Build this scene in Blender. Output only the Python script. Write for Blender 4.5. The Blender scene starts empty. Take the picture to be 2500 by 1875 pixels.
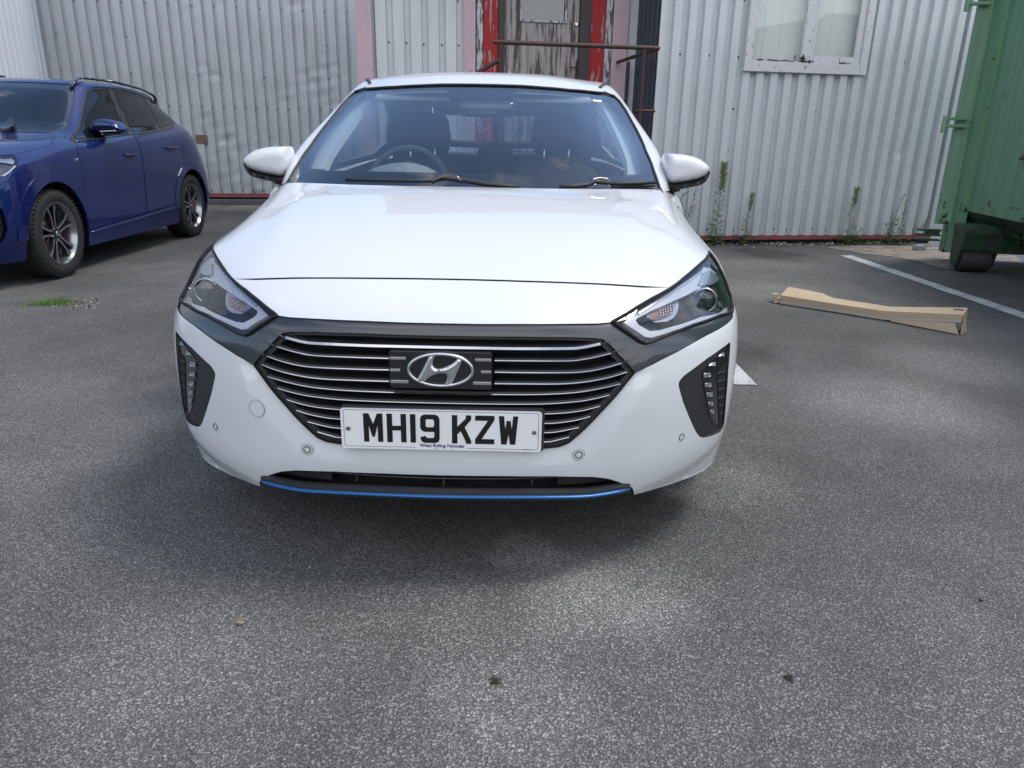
import bpy, bmesh, math, random
import numpy as np
from mathutils import Vector, Matrix
from mathutils.geometry import delaunay_2d_cdt

# ------------------------------------------------------------------ camera
SC = bpy.context.scene
COL = SC.collection
CF, CX, CY, CZ = 1782.4, 0.19640591, -1.75550025, 1.132114      # focal length in pixels of a 2500 px wide frame
PITCH, YAW, ROLL = math.radians(18.449), math.radians(-0.494), math.radians(1.035)
CAM = np.array([CX, CY, CZ])
FWD = np.array([math.sin(YAW)*math.cos(PITCH), math.cos(YAW)*math.cos(PITCH), -math.sin(PITCH)])
_R = np.array([math.cos(YAW), -math.sin(YAW), 0.0]); _U = np.cross(_R, FWD)
RGT = math.cos(ROLL)*_R + math.sin(ROLL)*_U
UPV = -math.sin(ROLL)*_R + math.cos(ROLL)*_U
cd = bpy.data.cameras.new("camera"); cam = bpy.data.objects.new("camera", cd); COL.objects.link(cam)
cd.sensor_width = 36.0; cd.lens = 36.0*CF/2500.0; cd.clip_start = 0.05; cd.clip_end = 3000
cam.matrix_world = Matrix(((RGT[0], UPV[0], -FWD[0], CX), (RGT[1], UPV[1], -FWD[1], CY), (RGT[2], UPV[2], -FWD[2], CZ), (0, 0, 0, 1)))
SC.camera = cam

# ------------------------------------------------------------------ sky, sun, exposure
SUN_EL, SUN_AZ = math.radians(62), math.radians(66)             # azimuth measured from +y towards +x
w = bpy.data.worlds.new("World"); SC.world = w; w.use_nodes = True
nt = w.node_tree; nt.nodes.clear()
def wn(t, **k):
    n = nt.nodes.new(t)
    for a, b in k.items(): setattr(n, a, b)
    return n
wo = wn('ShaderNodeOutputWorld'); bg = wn('ShaderNodeBackground'); sky = wn('ShaderNodeTexSky')
sky.sky_type = 'NISHITA'; sky.sun_disc = False; sky.sun_elevation = SUN_EL; sky.sun_rotation = SUN_AZ
sky.air_density = 1.0; sky.dust_density = .35; sky.ozone_density = 2.2
tc = wn('ShaderNodeTexCoord'); mp = wn('ShaderNodeMapping'); mp.inputs['Scale'].default_value = (1.0, 1.0, 2.6); mp.inputs['Location'].default_value = (.35, .1, 0)
no = wn('ShaderNodeTexNoise'); no.inputs['Scale'].default_value = 2.1; no.inputs['Detail'].default_value = 9; no.inputs['Roughness'].default_value = .6
no.inputs['Distortion'].default_value = .35
# more cloud low behind the camera to the right than elsewhere
dt = wn('ShaderNodeVectorMath', operation='DOT_PRODUCT'); dt.inputs[1].default_value = (.35, -.90, .05)
ma = wn('ShaderNodeMath', operation='MULTIPLY_ADD'); ma.inputs[1].default_value = .26; ma.inputs[2].default_value = -.02
ad = wn('ShaderNodeMath', operation='ADD')
rp = wn('ShaderNodeValToRGB'); rp.color_ramp.elements[0].position = .47; rp.color_ramp.elements[1].position = .66
mx = wn('ShaderNodeMix', data_type='RGBA'); mx.inputs[7].default_value = (8.6, 8.8, 9.1, 1)
L = nt.links.new
L(tc.outputs['Generated'], mp.inputs[0]); L(mp.outputs[0], no.inputs['Vector'])
L(tc.outputs['Generated'], dt.inputs[0]); L(dt.outputs['Value'], ma.inputs[0])
L(no.outputs[0], ad.inputs[0]); L(ma.outputs[0], ad.inputs[1]); L(ad.outputs[0], rp.inputs[0])
L(rp.outputs[0], mx.inputs[0]); L(sky.outputs[0], mx.inputs[6]); L(mx.outputs[2], bg.inputs[0])
bg.inputs[1].default_value = .14; L(bg.outputs[0], wo.inputs[0])
sd = bpy.data.lights.new("sun", 'SUN'); sun = bpy.data.objects.new("sun", sd); COL.objects.link(sun)
sd.energy = 1.85; sd.angle = math.radians(20); sd.color = (1, .94, .85)
sv = Vector((math.cos(SUN_EL)*math.sin(SUN_AZ), math.cos(SUN_EL)*math.cos(SUN_AZ), math.sin(SUN_EL)))
sun.rotation_euler = sv.to_track_quat('Z', 'Y').to_euler()
SC.view_settings.view_transform = 'Standard'; SC.view_settings.look = 'None'
SC.view_settings.exposure = 0.60; SC.view_settings.gamma = 1
SC.render.engine = 'CYCLES'

# ------------------------------------------------------------------ picking points of the place along a sight line
def ray(px, py): return FWD + RGT*(px-1250)/CF - UPV*(py-937.5)/CF
def at_y(px, py, Y): d = ray(px, py); return CAM + d*(Y-CY)/d[1]
def at_z(px, py, Z=0): d = ray(px, py); return CAM + d*(Z-CZ)/d[2]
def at_pl(px, py, p0, n): d = ray(px, py); n = np.asarray(n, float); return CAM + d*(((np.asarray(p0)-CAM)@n)/(d@n))
def proj(X):
    d = np.asarray(X, float)-CAM; z = d@FWD
    return np.stack([1250+CF*(d@RGT)/z, 937.5-CF*(d@UPV)/z], -1)

# ------------------------------------------------------------------ objects
def tag(o, label=None, cat=None, group=None, kind=None):
    if label: o['label'] = label
    if cat: o['category'] = cat
    if group: o['group'] = group
    if kind: o['kind'] = kind
    return o
def empty(name, loc=(0, 0, 0), rz=0.0):
    o = bpy.data.objects.new(name, None); COL.objects.link(o); o.location = loc; o.rotation_euler = (0, 0, rz); o.empty_display_size = .2
    return o
def mk(name, V, F, mats, parent=None, smooth=False, normals=None, midx=None, auto=None):
    me = bpy.data.meshes.new(name)
    me.from_pydata([tuple(map(float, v)) for v in V], [], [tuple(map(int, f)) for f in F])
    for m in (mats if isinstance(mats, (list, tuple)) else [mats]): me.materials.append(m)
    if midx is not None: me.polygons.foreach_set('material_index', [int(i) for i in midx])
    if smooth or normals is not None or auto: me.polygons.foreach_set('use_smooth', [True]*len(me.polygons))
    me.update()
    if auto: me.set_sharp_from_angle(angle=math.radians(auto))
    if normals is not None: me.normals_split_custom_set_from_vertices([tuple(map(float, n)) for n in normals])
    o = bpy.data.objects.new(name, me); COL.objects.link(o)
    if parent is not None: o.parent = parent
    return o
class MB:
    """collects simple shapes, then becomes ONE mesh object"""
    def __init__(s): s.V = []; s.F = []; s.M = []
    def add(s, V, F, m=0, M=None):
        b = len(s.V)
        for v in V:
            v = Vector(v)
            if M is not None: v = M @ v
            s.V.append(tuple(v))
        for f in F: s.F.append(tuple(i+b for i in f)); s.M.append(m)
        return s
    def box(s, c, d, m=0, M=None, bev=0.0):
        x, y, z = [k/2 for k in d]
        if bev > 0:
            bm = bmesh.new(); bmesh.ops.create_cube(bm, size=1)
            for v in bm.verts: v.co = Vector((v.co.x*d[0]+c[0], v.co.y*d[1]+c[1], v.co.z*d[2]+c[2]))
            bmesh.ops.bevel(bm, geom=bm.edges[:], offset=bev, segments=2, affect='EDGES')
            bm.verts.index_update(); V = [v.co.copy() for v in bm.verts]; F = [[v.index for v in f.verts] for f in bm.faces]; bm.free()
            return s.add(V, F, m, M)
        V = [(c[0]+a*x, c[1]+b*y, c[2]+e*z) for a in (-1, 1) for b in (-1, 1) for e in (-1, 1)]
        return s.add(V, [(0, 1, 3, 2), (4, 6, 7, 5), (0, 4, 5, 1), (2, 3, 7, 6), (0, 2, 6, 4), (1, 5, 7, 3)], m, M)
    def hull(s, V, F, m=0, M=None): return s.add(V, F, m, M)
    def tube(s, P, r, n=8, m=0, cap=True, closed=False, flat=1.0, M=None, up=(0, 0, 1)):
        P = [Vector(p) for p in P]; k = len(P); V = []; F = []
        rr = r if isinstance(r, (list, tuple)) else [r]*k
        for i, p in enumerate(P):
            a = P[(i-1) % k] if (i > 0 or closed) else p; b = P[(i+1) % k] if (i < k-1 or closed) else p
            t = (b-a).normalized(); u = Vector(up)
            if abs(t.dot(u)) > .95: u = Vector((1, 0, 0))
            x = t.cross(u).normalized(); y = x.cross(t).normalized()
            for j in range(n):
                an = 2*math.pi*j/n; V.append(p + x*math.cos(an)*rr[i] + y*math.sin(an)*rr[i]*flat)
        for i in range(k if closed else k-1):
            for j in range(n):
                F.append((i*n+j, i*n+(j+1) % n, ((i+1) % k)*n+(j+1) % n, ((i+1) % k)*n+j))
        if cap and not closed: F.append(tuple(range(n-1, -1, -1))); F.append(tuple((k-1)*n+j for j in range(n)))
        return s.add(V, F, m, M)
    def lathe(s, prof, n=32, m=0, M=None, axis='x'):
        """prof: list of (axial, radius)"""
        V = []; F = []; k = len(prof)
        for i in range(n):
            a = 2*math.pi*i/n
            for (h, r) in prof:
                if axis == 'x': V.append((h, r*math.cos(a), r*math.sin(a)))
                elif axis == 'y': V.append((r*math.cos(a), h, r*math.sin(a)))
                else: V.append((r*math.cos(a), r*math.sin(a), h))
        for i in range(n):
            for j in range(k-1):
                F.append((i*k+j, i*k+j+1, ((i+1) % n)*k+j+1, ((i+1) % n)*k+j))
        return s.add(V, F, m, M)
    def prism(s, poly, z0, z1, m=0, M=None, mp=None):
        """poly 2-D outline extruded between two depths; mp maps (a, b, depth) to xyz"""
        mp = mp or (lambda a, b, d: (a, b, d))
        V, T = fill([poly]); n = len(V)
        W = [mp(a, b, z0) for a, b in V] + [mp(a, b, z1) for a, b in V]
        F = [tuple(t) for t in T] + [tuple(i+n for i in reversed(t)) for t in T]
        k = len(poly)
        base = len(W); W += [mp(a, b, z0) for a, b in poly] + [mp(a, b, z1) for a, b in poly]
        F += [(base+i, base+(i+1) % k, base+k+(i+1) % k, base+k+i) for i in range(k)]
        return s.add(W, F, m, M)
    def build(s, name, mats, parent=None, smooth=False, auto=None):
        return mk(name, s.V, s.F, mats, parent, smooth=smooth, midx=s.M, auto=auto)

def inside(P, polys):
    P = np.asarray(P, float); c = np.zeros(len(P), bool)
    for q in polys:
        q = np.asarray(q, float); r = np.roll(q, -1, 0)
        for (x1, y1), (x2, y2) in zip(q, r):
            if y1 == y2: continue
            m = ((y1 > P[:, 1]) != (y2 > P[:, 1])) & (P[:, 0] < (x2-x1)*(P[:, 1]-y1)/(y2-y1)+x1)
            c ^= m
    return c
def edist(P, polys):
    P = np.asarray(P, float); d = np.full(len(P), 1e9)
    for q in polys:
        q = np.asarray(q, float); r = np.roll(q, -1, 0)
        for a, b in zip(q, r):
            ab = b-a; L2 = (ab@ab) or 1e-12
            t = np.clip(((P-a)@ab)/L2, 0, 1); d = np.minimum(d, np.hypot(*(P-a-t[:, None]*ab).T))
    return d
def densify(q, st, closed=True):
    q = np.asarray(q, float); out = []
    n = len(q)
    for i in range(n if closed else n-1):
        a = q[i]; b = q[(i+1) % n]; k = max(1, int(math.ceil(np.hypot(*(b-a))/st)))
        for j in range(k): out.append(a+(b-a)*j/k)
    if not closed: out.append(q[-1])
    return np.array(out)
def smooth_line(q, n=4, closed=False):
    """Catmull-Rom through the points"""
    q = np.asarray(q, float); k = len(q); out = []
    for i in range(k if closed else k-1):
        g = lambda j: q[j % k] if closed else q[min(max(j, 0), k-1)]
        p0, p1, p2, p3 = g(i-1), g(i), g(i+1), g(i+2)
        for j in range(n):
            t = j/n; out.append(.5*((2*p1)+(-p0+p2)*t+(2*p0-5*p1+4*p2-p3)*t*t+(-p0+3*p1-3*p2+p3)*t**3))
    if not closed: out.append(q[-1])
    return np.array(out)
def fill(polys, step=None, extra=None):
    """constrained triangulation of outline + holes (even-odd), optional interior grid"""
    V = []; E = []
    for q in polys:
        b = len(V); k = len(q); V += [tuple(map(float, p)) for p in q]; E += [(b+i, b+(i+1) % k) for i in range(k)]
    if step:
        a = np.array(V); lo = a.min(0); hi = a.max(0)
        X, Y = np.meshgrid(np.arange(lo[0]+step*.5, hi[0], step), np.arange(lo[1]+step*.5, hi[1], step))
        X = X + (np.arange(X.shape[0]) % 2)[:, None]*step*.5
        G = np.stack([X.ravel(), Y.ravel()], 1); G = G[inside(G, polys)]
        if len(G): G = G[edist(G, polys) > step*.45]
        V += [tuple(g) for g in G]
    r = delaunay_2d_cdt([Vector(v) for v in V], E, [], 0, 1e-7)
    W = np.array([tuple(v) for v in r[0]]); T = np.array([tuple(f) for f in r[2]])
    c = W[T].mean(1); T = T[inside(c, polys)]
    a = W[T]; ar = (a[:, 1, 0]-a[:, 0, 0])*(a[:, 2, 1]-a[:, 0, 1])-(a[:, 1, 1]-a[:, 0, 1])*(a[:, 2, 0]-a[:, 0, 0])
    T = T[np.abs(ar) > 1e-11]; ar = ar[np.abs(ar) > 1e-11]
    T[ar < 0] = T[ar < 0][:, ::-1]
    return W, T

# ------------------------------------------------------------------ smooth body surfaces
class Surf:
    """cubic B-spline sheet through mirrored rings of points; u runs outwards from the car's centre line, v from ring to ring"""
    def __init__(s, rings, M=None, flip=1):
        P = np.array(rings, float); s.nu = P.shape[1]-1; s.nv = P.shape[0]-1
        m = P[:, :0:-1].copy(); m[..., 0] *= -1
        s.P0 = np.concatenate([m, P], 1)
        Q = s.P0.copy()
        for _ in range(3):
            s.C = Q; s.pad(); uu, vv = np.meshgrid(np.arange(-s.nu, s.nu+1), np.arange(s.nv+1))
            B = s.raw(np.stack([uu.ravel(), vv.ravel()], 1)).reshape(Q.shape); Q = Q + (s.P0-B)*.8
        s.C = Q; s.pad()
        s.M = np.eye(4) if M is None else np.array(M); s.flip = flip
        g = .125
        uu, vv = np.meshgrid(np.arange(0, s.nu+1e-6, g), np.arange(0, s.nv+1e-6, g))
        s.G = np.stack([uu.ravel(), vv.ravel()], 1); s.GP = None
    def pad(s):
        C = s.C; C = np.concatenate([2*C[:, :1]-C[:, 1:2], C, 2*C[:, -1:]-C[:, -2:-1]], 1)
        C = np.concatenate([2*C[:1]-C[1:2], C, 2*C[-1:]-C[-2:-1]], 0); s.CP = C
    def raw(s, uv):
        uv = np.asarray(uv, float); U = np.clip(uv[:, 0]+s.nu, 0, 2*s.nu-1e-9); V = np.clip(uv[:, 1], 0, s.nv-1e-9)
        i = np.floor(U).astype(int); j = np.floor(V).astype(int); a = U-i; b = V-j
        bs = lambda t: np.stack([(1-t)**3/6, (3*t**3-6*t*t+4)/6, (-3*t**3+3*t*t+3*t+1)/6, t**3/6], 1)
        A = bs(a); B = bs(b); out = np.zeros((len(uv), 3))
        for m in range(4):
            for n in range(4): out += (B[:, m]*A[:, n])[:, None]*s.CP[j+m, i+n]
        return out
    def pt(s, uv): return s.raw(np.atleast_2d(uv))
    def nrm(s, uv):
        uv = np.atleast_2d(np.asarray(uv, float)); e = .02
        du = s.raw(uv+[e, 0])-s.raw(uv-[e, 0]); dv = s.raw(uv+[0, e])-s.raw(uv-[0, e])
        n = np.cross(du, dv); n /= np.linalg.norm(n, axis=1)[:, None]+1e-12; return n*s.flip
    def world(s, X): return X@s.M[:3, :3].T + s.M[:3, 3]
    def pick(s, pts, side=1, umin=0, umax=99, off=0.0):
        """where sight lines through these photo points meet the surface, as (u, v)"""
        if s.GP is None:
            s.GP = proj(s.world(s.pt(s.G))); gl = s.G*[-1, 1]; s.GL = proj(s.world(s.pt(gl)))
            s.W1 = s.world(s.pt(s.G)); s.N1 = s.nrm(s.G)@s.M[:3, :3].T
        GP = s.GP if side > 0 else s.GL; out = []
        for p in pts:
            if len(p) == 3: out.append((p[1]*1.0, p[2])); continue
            d = np.hypot(*(GP-np.array(p)).T) + 1e6*((s.G[:, 0] < umin) | (s.G[:, 0] > umax))
            if side > 0: d += 60*(((s.W1-CAM)*s.N1).sum(1) > 0)
            q = s.G[np.argmin(d)].copy(); q[0] *= side
            for _ in range(12):
                f = lambda q: proj(s.world(s.pt(q)+(off*s.nrm(q) if off else 0)))[0]
                r = f(q)-p; J = np.stack([(f(q+[1e-4, 0])-f(q))/1e-4, (f(q+[0, 1e-4])-f(q))/1e-4], 1)
                try: st = np.linalg.solve(J.T@J+np.eye(2)*1e-3*np.trace(J.T@J), J.T@r)
                except Exception: break
                q = q-np.clip(st, -.3, .3); q[0] = np.clip(q[0], -s.nu, s.nu); q[1] = np.clip(q[1], 0, s.nv)
            out.append((abs(q[0]) if side < 0 else q[0], q[1]))
        return np.array(out)
def mirror_poly(h):
    """half outline from centre line to centre line -> whole outline"""
    h = np.asarray(h, float).copy(); h[0, 0] = 0; h[-1, 0] = 0
    m = h[::-1]*[-1, 1]; return np.concatenate([h, m[1:-1]])
def panel(name, S, polys, mat, parent, off=0.0, step=.22, skirt=.012, both=False, smat=None, disp=None):
    """sheet-metal panel cut out of a surface, with a turned-in edge"""
    polys = [densify(q, step*.6) for q in polys]
    W, T = fill(polys, step)
    n = S.nrm(W); X = S.pt(W)+off*n
    if disp is not None:
        g = lambda q: (lambda Y: Y+disp(q, Y)[:, None]*S.nrm(q))(S.pt(q)+off*S.nrm(q))
        e = .045; X = g(W); n = np.cross(g(W+[e, 0])-g(W-[e, 0]), g(W+[0, e])-g(W-[0, e])); n /= np.linalg.norm(n, axis=1)[:, None]+1e-12; n = n*S.flip
    V = list(X); N = list(n); F = [tuple(t) for t in T]
    # surface orientation: make triangles agree with the normals
    a = X[T]; fn = np.cross(a[:, 1]-a[:, 0], a[:, 2]-a[:, 0]); sg = ((fn*n[T[:, 0]]).sum(1)).sum() > 0
    if not sg: F = [f[::-1] for f in F]
    nf = len(F)
    if skirt:
        ed = {}
        for f in F:
            for i in range(3):
                e = (f[i], f[(i+1) % 3]); ed[e] = ed.get(e, 0)+1
        be = [e for e in ed if (e[1], e[0]) not in ed]
        for (i, j) in be:
            b = len(V); p, q = X[i], X[j]; ni, nj = n[i], n[j]
            sn = np.cross(q-p, ni); l = np.linalg.norm(sn)
            if l < 1e-9: continue
            sn = sn/l
            V += [p, q, q-nj*skirt, p-ni*skirt]; N += [sn]*4; F.append((b+1, b, b+3, b+2))
    objs = []
    for s in ((1, -1) if both else (1,)):
        VV = np.array(V)*[s, 1, 1]; NN = np.array(N)*[s, 1, 1]
        FF = F if s > 0 else [f[::-1] for f in F]
        objs.append(mk(name, VV, FF, [mat, smat] if smat else mat, parent, normals=NN, midx=([0]*nf+[1]*(len(F)-nf)) if smat else None))
    return objs if both else objs[0]
def inflate(name, poly, mp, depth, R, mat, parent, step=.02, back=0.0, both=False):
    """pillow-like solid: outline in (a, b), rounded towards the front; mp(a, b, depth) -> xyz"""
    poly = densify(poly, step*.8); W, T = fill([poly], step); d = edist(W, [poly])
    t = np.clip(d/R, 0, 1); h = depth*np.sqrt(1-(1-t)**2)
    k = len(W); V = [mp(a, b, x) for (a, b), x in zip(W, h)] + [mp(a, b, -back) for a, b in W]
    F = [tuple(t) for t in T]+[tuple(i+k for i in t[::-1]) for t in T]
    ed = {}
    for f in T:
        for i in range(3): ed[(f[i], f[(i+1) % 3])] = 1
    for (i, j) in [e for e in ed if (e[1], e[0]) not in ed]: F.append((j, i, i+k, j+k))
    out = []
    for s in ((1, -1) if both else (1,)):
        VV = [(v[0]*s, v[1], v[2]) for v in V]
        bm = bmesh.new(); vs = [bm.verts.new(v) for v in VV]
        for f in F:
            try: bm.faces.new([vs[i] for i in f])
            except ValueError: pass
        bmesh.ops.recalc_face_normals(bm, faces=bm.faces)
        me = bpy.data.meshes.new(name); bm.to_mesh(me); bm.free(); me.materials.append(mat)
        me.polygons.foreach_set('use_smooth', [True]*len(me.polygons)); me.set_sharp_from_angle(angle=math.radians(50))
        o = bpy.data.objects.new(name, me); COL.objects.link(o); o.parent = parent; out.append(o)
    return out if both else out[0]

# ------------------------------------------------------------------ materials
def MAT(name):
    m = bpy.data.materials.new(name); m.use_nodes = True; t = m.node_tree; b = t.nodes['Principled BSDF']
    return m, t, b
def N(t, ty, **k):
    n = t.nodes.new(ty)
    for a, b in k.items():
        if a.startswith('i_'): n.inputs[a[2:]].default_value = b
        else: setattr(n, a, b)
    return n
def c4(c): return (c[0], c[1], c[2], 1)
def plain(name, col, rough=.5, metal=0.0, coat=0.0, spec=.5, var=.08, vs=8, bump=0.0, bs=60, croug=.03):
    m, t, b = MAT(name)
    b.inputs['Roughness'].default_value = rough; b.inputs['Metallic'].default_value = metal
    b.inputs['Coat Weight'].default_value = coat; b.inputs['Coat Roughness'].default_value = croug; b.inputs['Specular IOR Level'].default_value = spec
    tc = N(t, 'ShaderNodeTexCoord'); no = N(t, 'ShaderNodeTexNoise', i_Scale=vs, i_Detail=5)
    mr = N(t, 'ShaderNodeMapRange'); mr.inputs['To Min'].default_value = 1-var; mr.inputs['To Max'].default_value = 1+var
    mu = N(t, 'ShaderNodeMix', data_type='RGBA', blend_type='MULTIPLY'); mu.inputs[0].default_value = 1; mu.inputs[6].default_value = c4(col)
    L = t.links.new
    L(tc.outputs['Object'], no.inputs['Vector']); L(no.outputs[0], mr.inputs[0]); L(mr.outputs[0], mu.inputs[7]); L(mu.outputs[2], b.inputs['Base Color'])
    if bump:
        n2 = N(t, 'ShaderNodeTexNoise', i_Scale=bs, i_Detail=4); bp = N(t, 'ShaderNodeBump', i_Strength=bump, i_Distance=.01)
        L(tc.outputs['Object'], n2.inputs['Vector']); L(n2.outputs[0], bp.inputs['Height']); L(bp.outputs[0], b.inputs['Normal'])
    return m
def glass(name, tint=(1, 1, 1), ior=1.5, boost=1.0, rough=0.0, smear=0.0):
    m, t, b = MAT(name); t.nodes.remove(b); out = t.nodes['Material Output']
    tr = N(t, 'ShaderNodeBsdfTransparent'); tr.inputs[0].default_value = c4(tint)
    gl = N(t, 'ShaderNodeBsdfGlossy'); gl.inputs['Roughness'].default_value = rough
    fr = N(t, 'ShaderNodeFresnel', i_IOR=ior); mu = N(t, 'ShaderNodeMath', operation='MULTIPLY'); mu.inputs[1].default_value = boost; mu.use_clamp = True
    mx = N(t, 'ShaderNodeMixShader'); L = t.links.new
    ge = N(t, 'ShaderNodeNewGeometry'); io = N(t, 'ShaderNodeMix', data_type='FLOAT'); io.inputs[2].default_value = ior; io.inputs[3].default_value = 1/ior
    L(ge.outputs['Backfacing'], io.inputs[0]); L(io.outputs[0], fr.inputs['IOR'])
    L(fr.outputs[0], mu.inputs[0]); L(mu.outputs[0], mx.inputs[0]); L(tr.outputs[0], mx.inputs[1]); L(gl.outputs[0], mx.inputs[2]); L(mx.outputs[0], out.inputs[0])
    return m
def cladding(name, col, dirt=(.16, .15, .13), rough=.42, amt=.5, pale=.0):
    """painted profiled steel, streaked and dirty towards the ground"""
    m, t, b = MAT(name); L = t.links.new
    tc = N(t, 'ShaderNodeTexCoord'); mp = N(t, 'ShaderNodeMapping'); mp.inputs['Scale'].default_value = (9, 9, .7)
    n1 = N(t, 'ShaderNodeTexNoise', i_Scale=1.6, i_Detail=7, i_Roughness=.65); n2 = N(t, 'ShaderNodeTexNoise', i_Scale=1.3, i_Detail=6, i_Roughness=.6)
    n3 = N(t, 'ShaderNodeTexNoise', i_Scale=45, i_Detail=3)
    L(tc.outputs['Object'], mp.inputs[0]); L(mp.outputs[0], n1.inputs['Vector']); L(tc.outputs['Object'], n2.inputs['Vector']); L(tc.outputs['Object'], n3.inputs['Vector'])
    sx = N(t, 'ShaderNodeSeparateXYZ'); L(tc.outputs['Object'], sx.inputs[0])
    lo = N(t, 'ShaderNodeMapRange'); lo.inputs['From Min'].default_value = 0.0; lo.inputs['From Max'].default_value = .55; lo.inputs['To Min'].default_value = .38; lo.inputs['To Max'].default_value = 0
    L(sx.outputs[2], lo.inputs[0])
    a = N(t, 'ShaderNodeMath', operation='MULTIPLY'); L(n1.outputs[0], a.inputs[0]); L(n2.outputs[0], a.inputs[1])
    r = N(t, 'ShaderNodeMapRange'); r.inputs['From Min'].default_value = .24; r.inputs['From Max'].default_value = .50; r.inputs['To Max'].default_value = amt
    L(a.outputs[0], r.inputs[0]); s = N(t, 'ShaderNodeMath', operation='ADD', use_clamp=True)
    lm = N(t, 'ShaderNodeMath', operation='MULTIPLY'); L(lo.outputs[0], lm.inputs[0]); L(n2.outputs[0], lm.inputs[1])
    L(r.outputs[0], s.inputs[0]); L(lm.outputs[0], s.inputs[1])
    mx = N(t, 'ShaderNodeMix', data_type='RGBA'); mx.inputs[6].default_value = c4(col); mx.inputs[7].default_value = c4(dirt)
    L(s.outputs[0], mx.inputs[0]); L(mx.outputs[2], b.inputs['Base Color'])
    rr = N(t, 'ShaderNodeMapRange'); rr.inputs['To Min'].default_value = rough-.1; rr.inputs['To Max'].default_value = rough+.2
    L(n2.outputs[0], rr.inputs[0]); L(rr.outputs[0], b.inputs['Roughness'])
    bp = N(t, 'ShaderNodeBump', i_Strength=.12, i_Distance=.01); L(n2.outputs[0], bp.inputs['Height']); L(bp.outputs[0], b.inputs['Normal'])
    return m
def peeling(name, col, under, lo=.5, hi=.56, scale=(10, 10, 1.2), ns=3.0, rough=.65):
    """weathered paint flaking along the grain of the wood"""
    m, t, b = MAT(name); L = t.links.new
    tc = N(t, 'ShaderNodeTexCoord'); mp = N(t, 'ShaderNodeMapping'); mp.inputs['Scale'].default_value = scale
    n1 = N(t, 'ShaderNodeTexNoise', i_Scale=ns, i_Detail=8, i_Roughness=.7); n2 = N(t, 'ShaderNodeTexNoise', i_Scale=ns*5, i_Detail=6)
    L(tc.outputs['Object'], mp.inputs[0]); L(mp.outputs[0], n1.inputs['Vector']); L(mp.outputs[0], n2.inputs['Vector'])
    r = N(t, 'ShaderNodeMapRange'); r.inputs['From Min'].default_value = lo; r.inputs['From Max'].default_value = hi; L(n1.outputs[0], r.inputs[0])
    u = N(t, 'ShaderNodeMix', data_type='RGBA', blend_type='MULTIPLY'); u.inputs[0].default_value = .8; u.inputs[6].default_value = c4(under); L(n2.outputs[1], u.inputs[7])
    v = N(t, 'ShaderNodeMix', data_type='RGBA', blend_type='MULTIPLY'); v.inputs[0].default_value = .25; v.inputs[6].default_value = c4(col); L(n2.outputs[0], v.inputs[7])
    u2 = N(t, 'ShaderNodeMix', data_type='RGBA'); u2.inputs[0].default_value = .5; u2.inputs[7].default_value = c4(under); L(u.outputs[2], u2.inputs[6])
    mx = N(t, 'ShaderNodeMix', data_type='RGBA'); L(r.outputs[0], mx.inputs[0]); L(v.outputs[2], mx.inputs[6]); L(u2.outputs[2], mx.inputs[7]); L(mx.outputs[2], b.inputs['Base Color'])
    b.inputs['Roughness'].default_value = rough
    bp = N(t, 'ShaderNodeBump', i_Strength=.5, i_Distance=.003); L(r.outputs[0], bp.inputs['Height']); bp.invert = True; L(bp.outputs[0], b.inputs['Normal'])
    return m

M_white = plain('white_paint', (.62, .64, .67), rough=.4, coat=1.0, spec=.2, var=.015, vs=3)
M_blue = plain('blue_paint', (.002, .010, .088), rough=.35, metal=.2, spec=.25, coat=1.0, var=.04, vs=3)
M_gloss = plain('gloss_black', (.010, .011, .014), rough=.18, coat=1.0, var=.1)
M_smoke = plain('smoked_mask', (.022, .024, .032), rough=.34, coat=.9, croug=.07, var=.05)
M_plast = plain('dark_plastic', (.022, .023, .026), rough=.55, var=.12, bump=.15, bs=400)
M_plast2 = plain('grey_plastic', (.04, .043, .05), rough=.48, var=.1, bump=.1, bs=400)
M_void = plain('dark_cavity', (.004, .004, .005), rough=.8)
M_chrome = plain('chrome', (.55, .56, .58), rough=.16, metal=1.0, var=.03)
M_satin = plain('satin_silver', (.62, .64, .66), rough=.26, metal=.9, var=.04)
M_bluetrim = plain('blue_trim', (.010, .11, .33), rough=.38, metal=.45, coat=.4, var=.04)
M_rubber = plain('rubber', (.013, .013, .014), rough=.75, var=.2, bump=.1, bs=120)
M_interior = plain('cabin_fabric', (.030, .032, .036), rough=.85, var=.2, bump=.2, bs=200)
M_dash = plain('dashboard', (.028, .030, .034), rough=.7, var=.15)
M_grey = plain('grey_trim', (.17, .18, .19), rough=.7, var=.05)
M_pale = plain('headliner', (.50, .50, .48), rough=.85, var=.03)
M_glass = glass('windscreen_glass', (.80, .88, .92), 1.6, 1.9)
M_side = glass('side_glass', (.52, .57, .60), 1.5, 1.2)
M_tint = glass('privacy_glass', (.10, .11, .12), 1.5, 1.3)
M_lens = glass('lamp_lens', (.94, .95, .97), 1.5, 1.4, rough=.02)
M_clear = glass('clear_optic', (.85, .88, .92), 1.7, 1.6)
M_lamp = plain('lamp_white', (.44, .46, .50), rough=.35, coat=.6, var=.02)
M_refl = plain('lamp_reflector', (.50, .51, .54), rough=.32, metal=.9, var=.15, vs=40)
M_gap_shade = plain('gap_shade', (.03, .032, .036), rough=.6)  # dark colour on the white panels' turned-in edges, standing in for shade in gaps
M_amber = plain('amber_optic', (.20, .095, .07), rough=.25, coat=.8, var=.4, vs=90)
M_plate = plain('plate_white', (.78, .79, .80), rough=.3, coat=.5, var=.01)
M_ink = plain('plate_black', (.006, .006, .007), rough=.4)
M_navy = plain('plate_navy', (.02, .03, .16), rough=.4)
M_screw = plain('rusty_screw', (.24, .14, .08), rough=.6, metal=.4, var=.4, vs=200)
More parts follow.
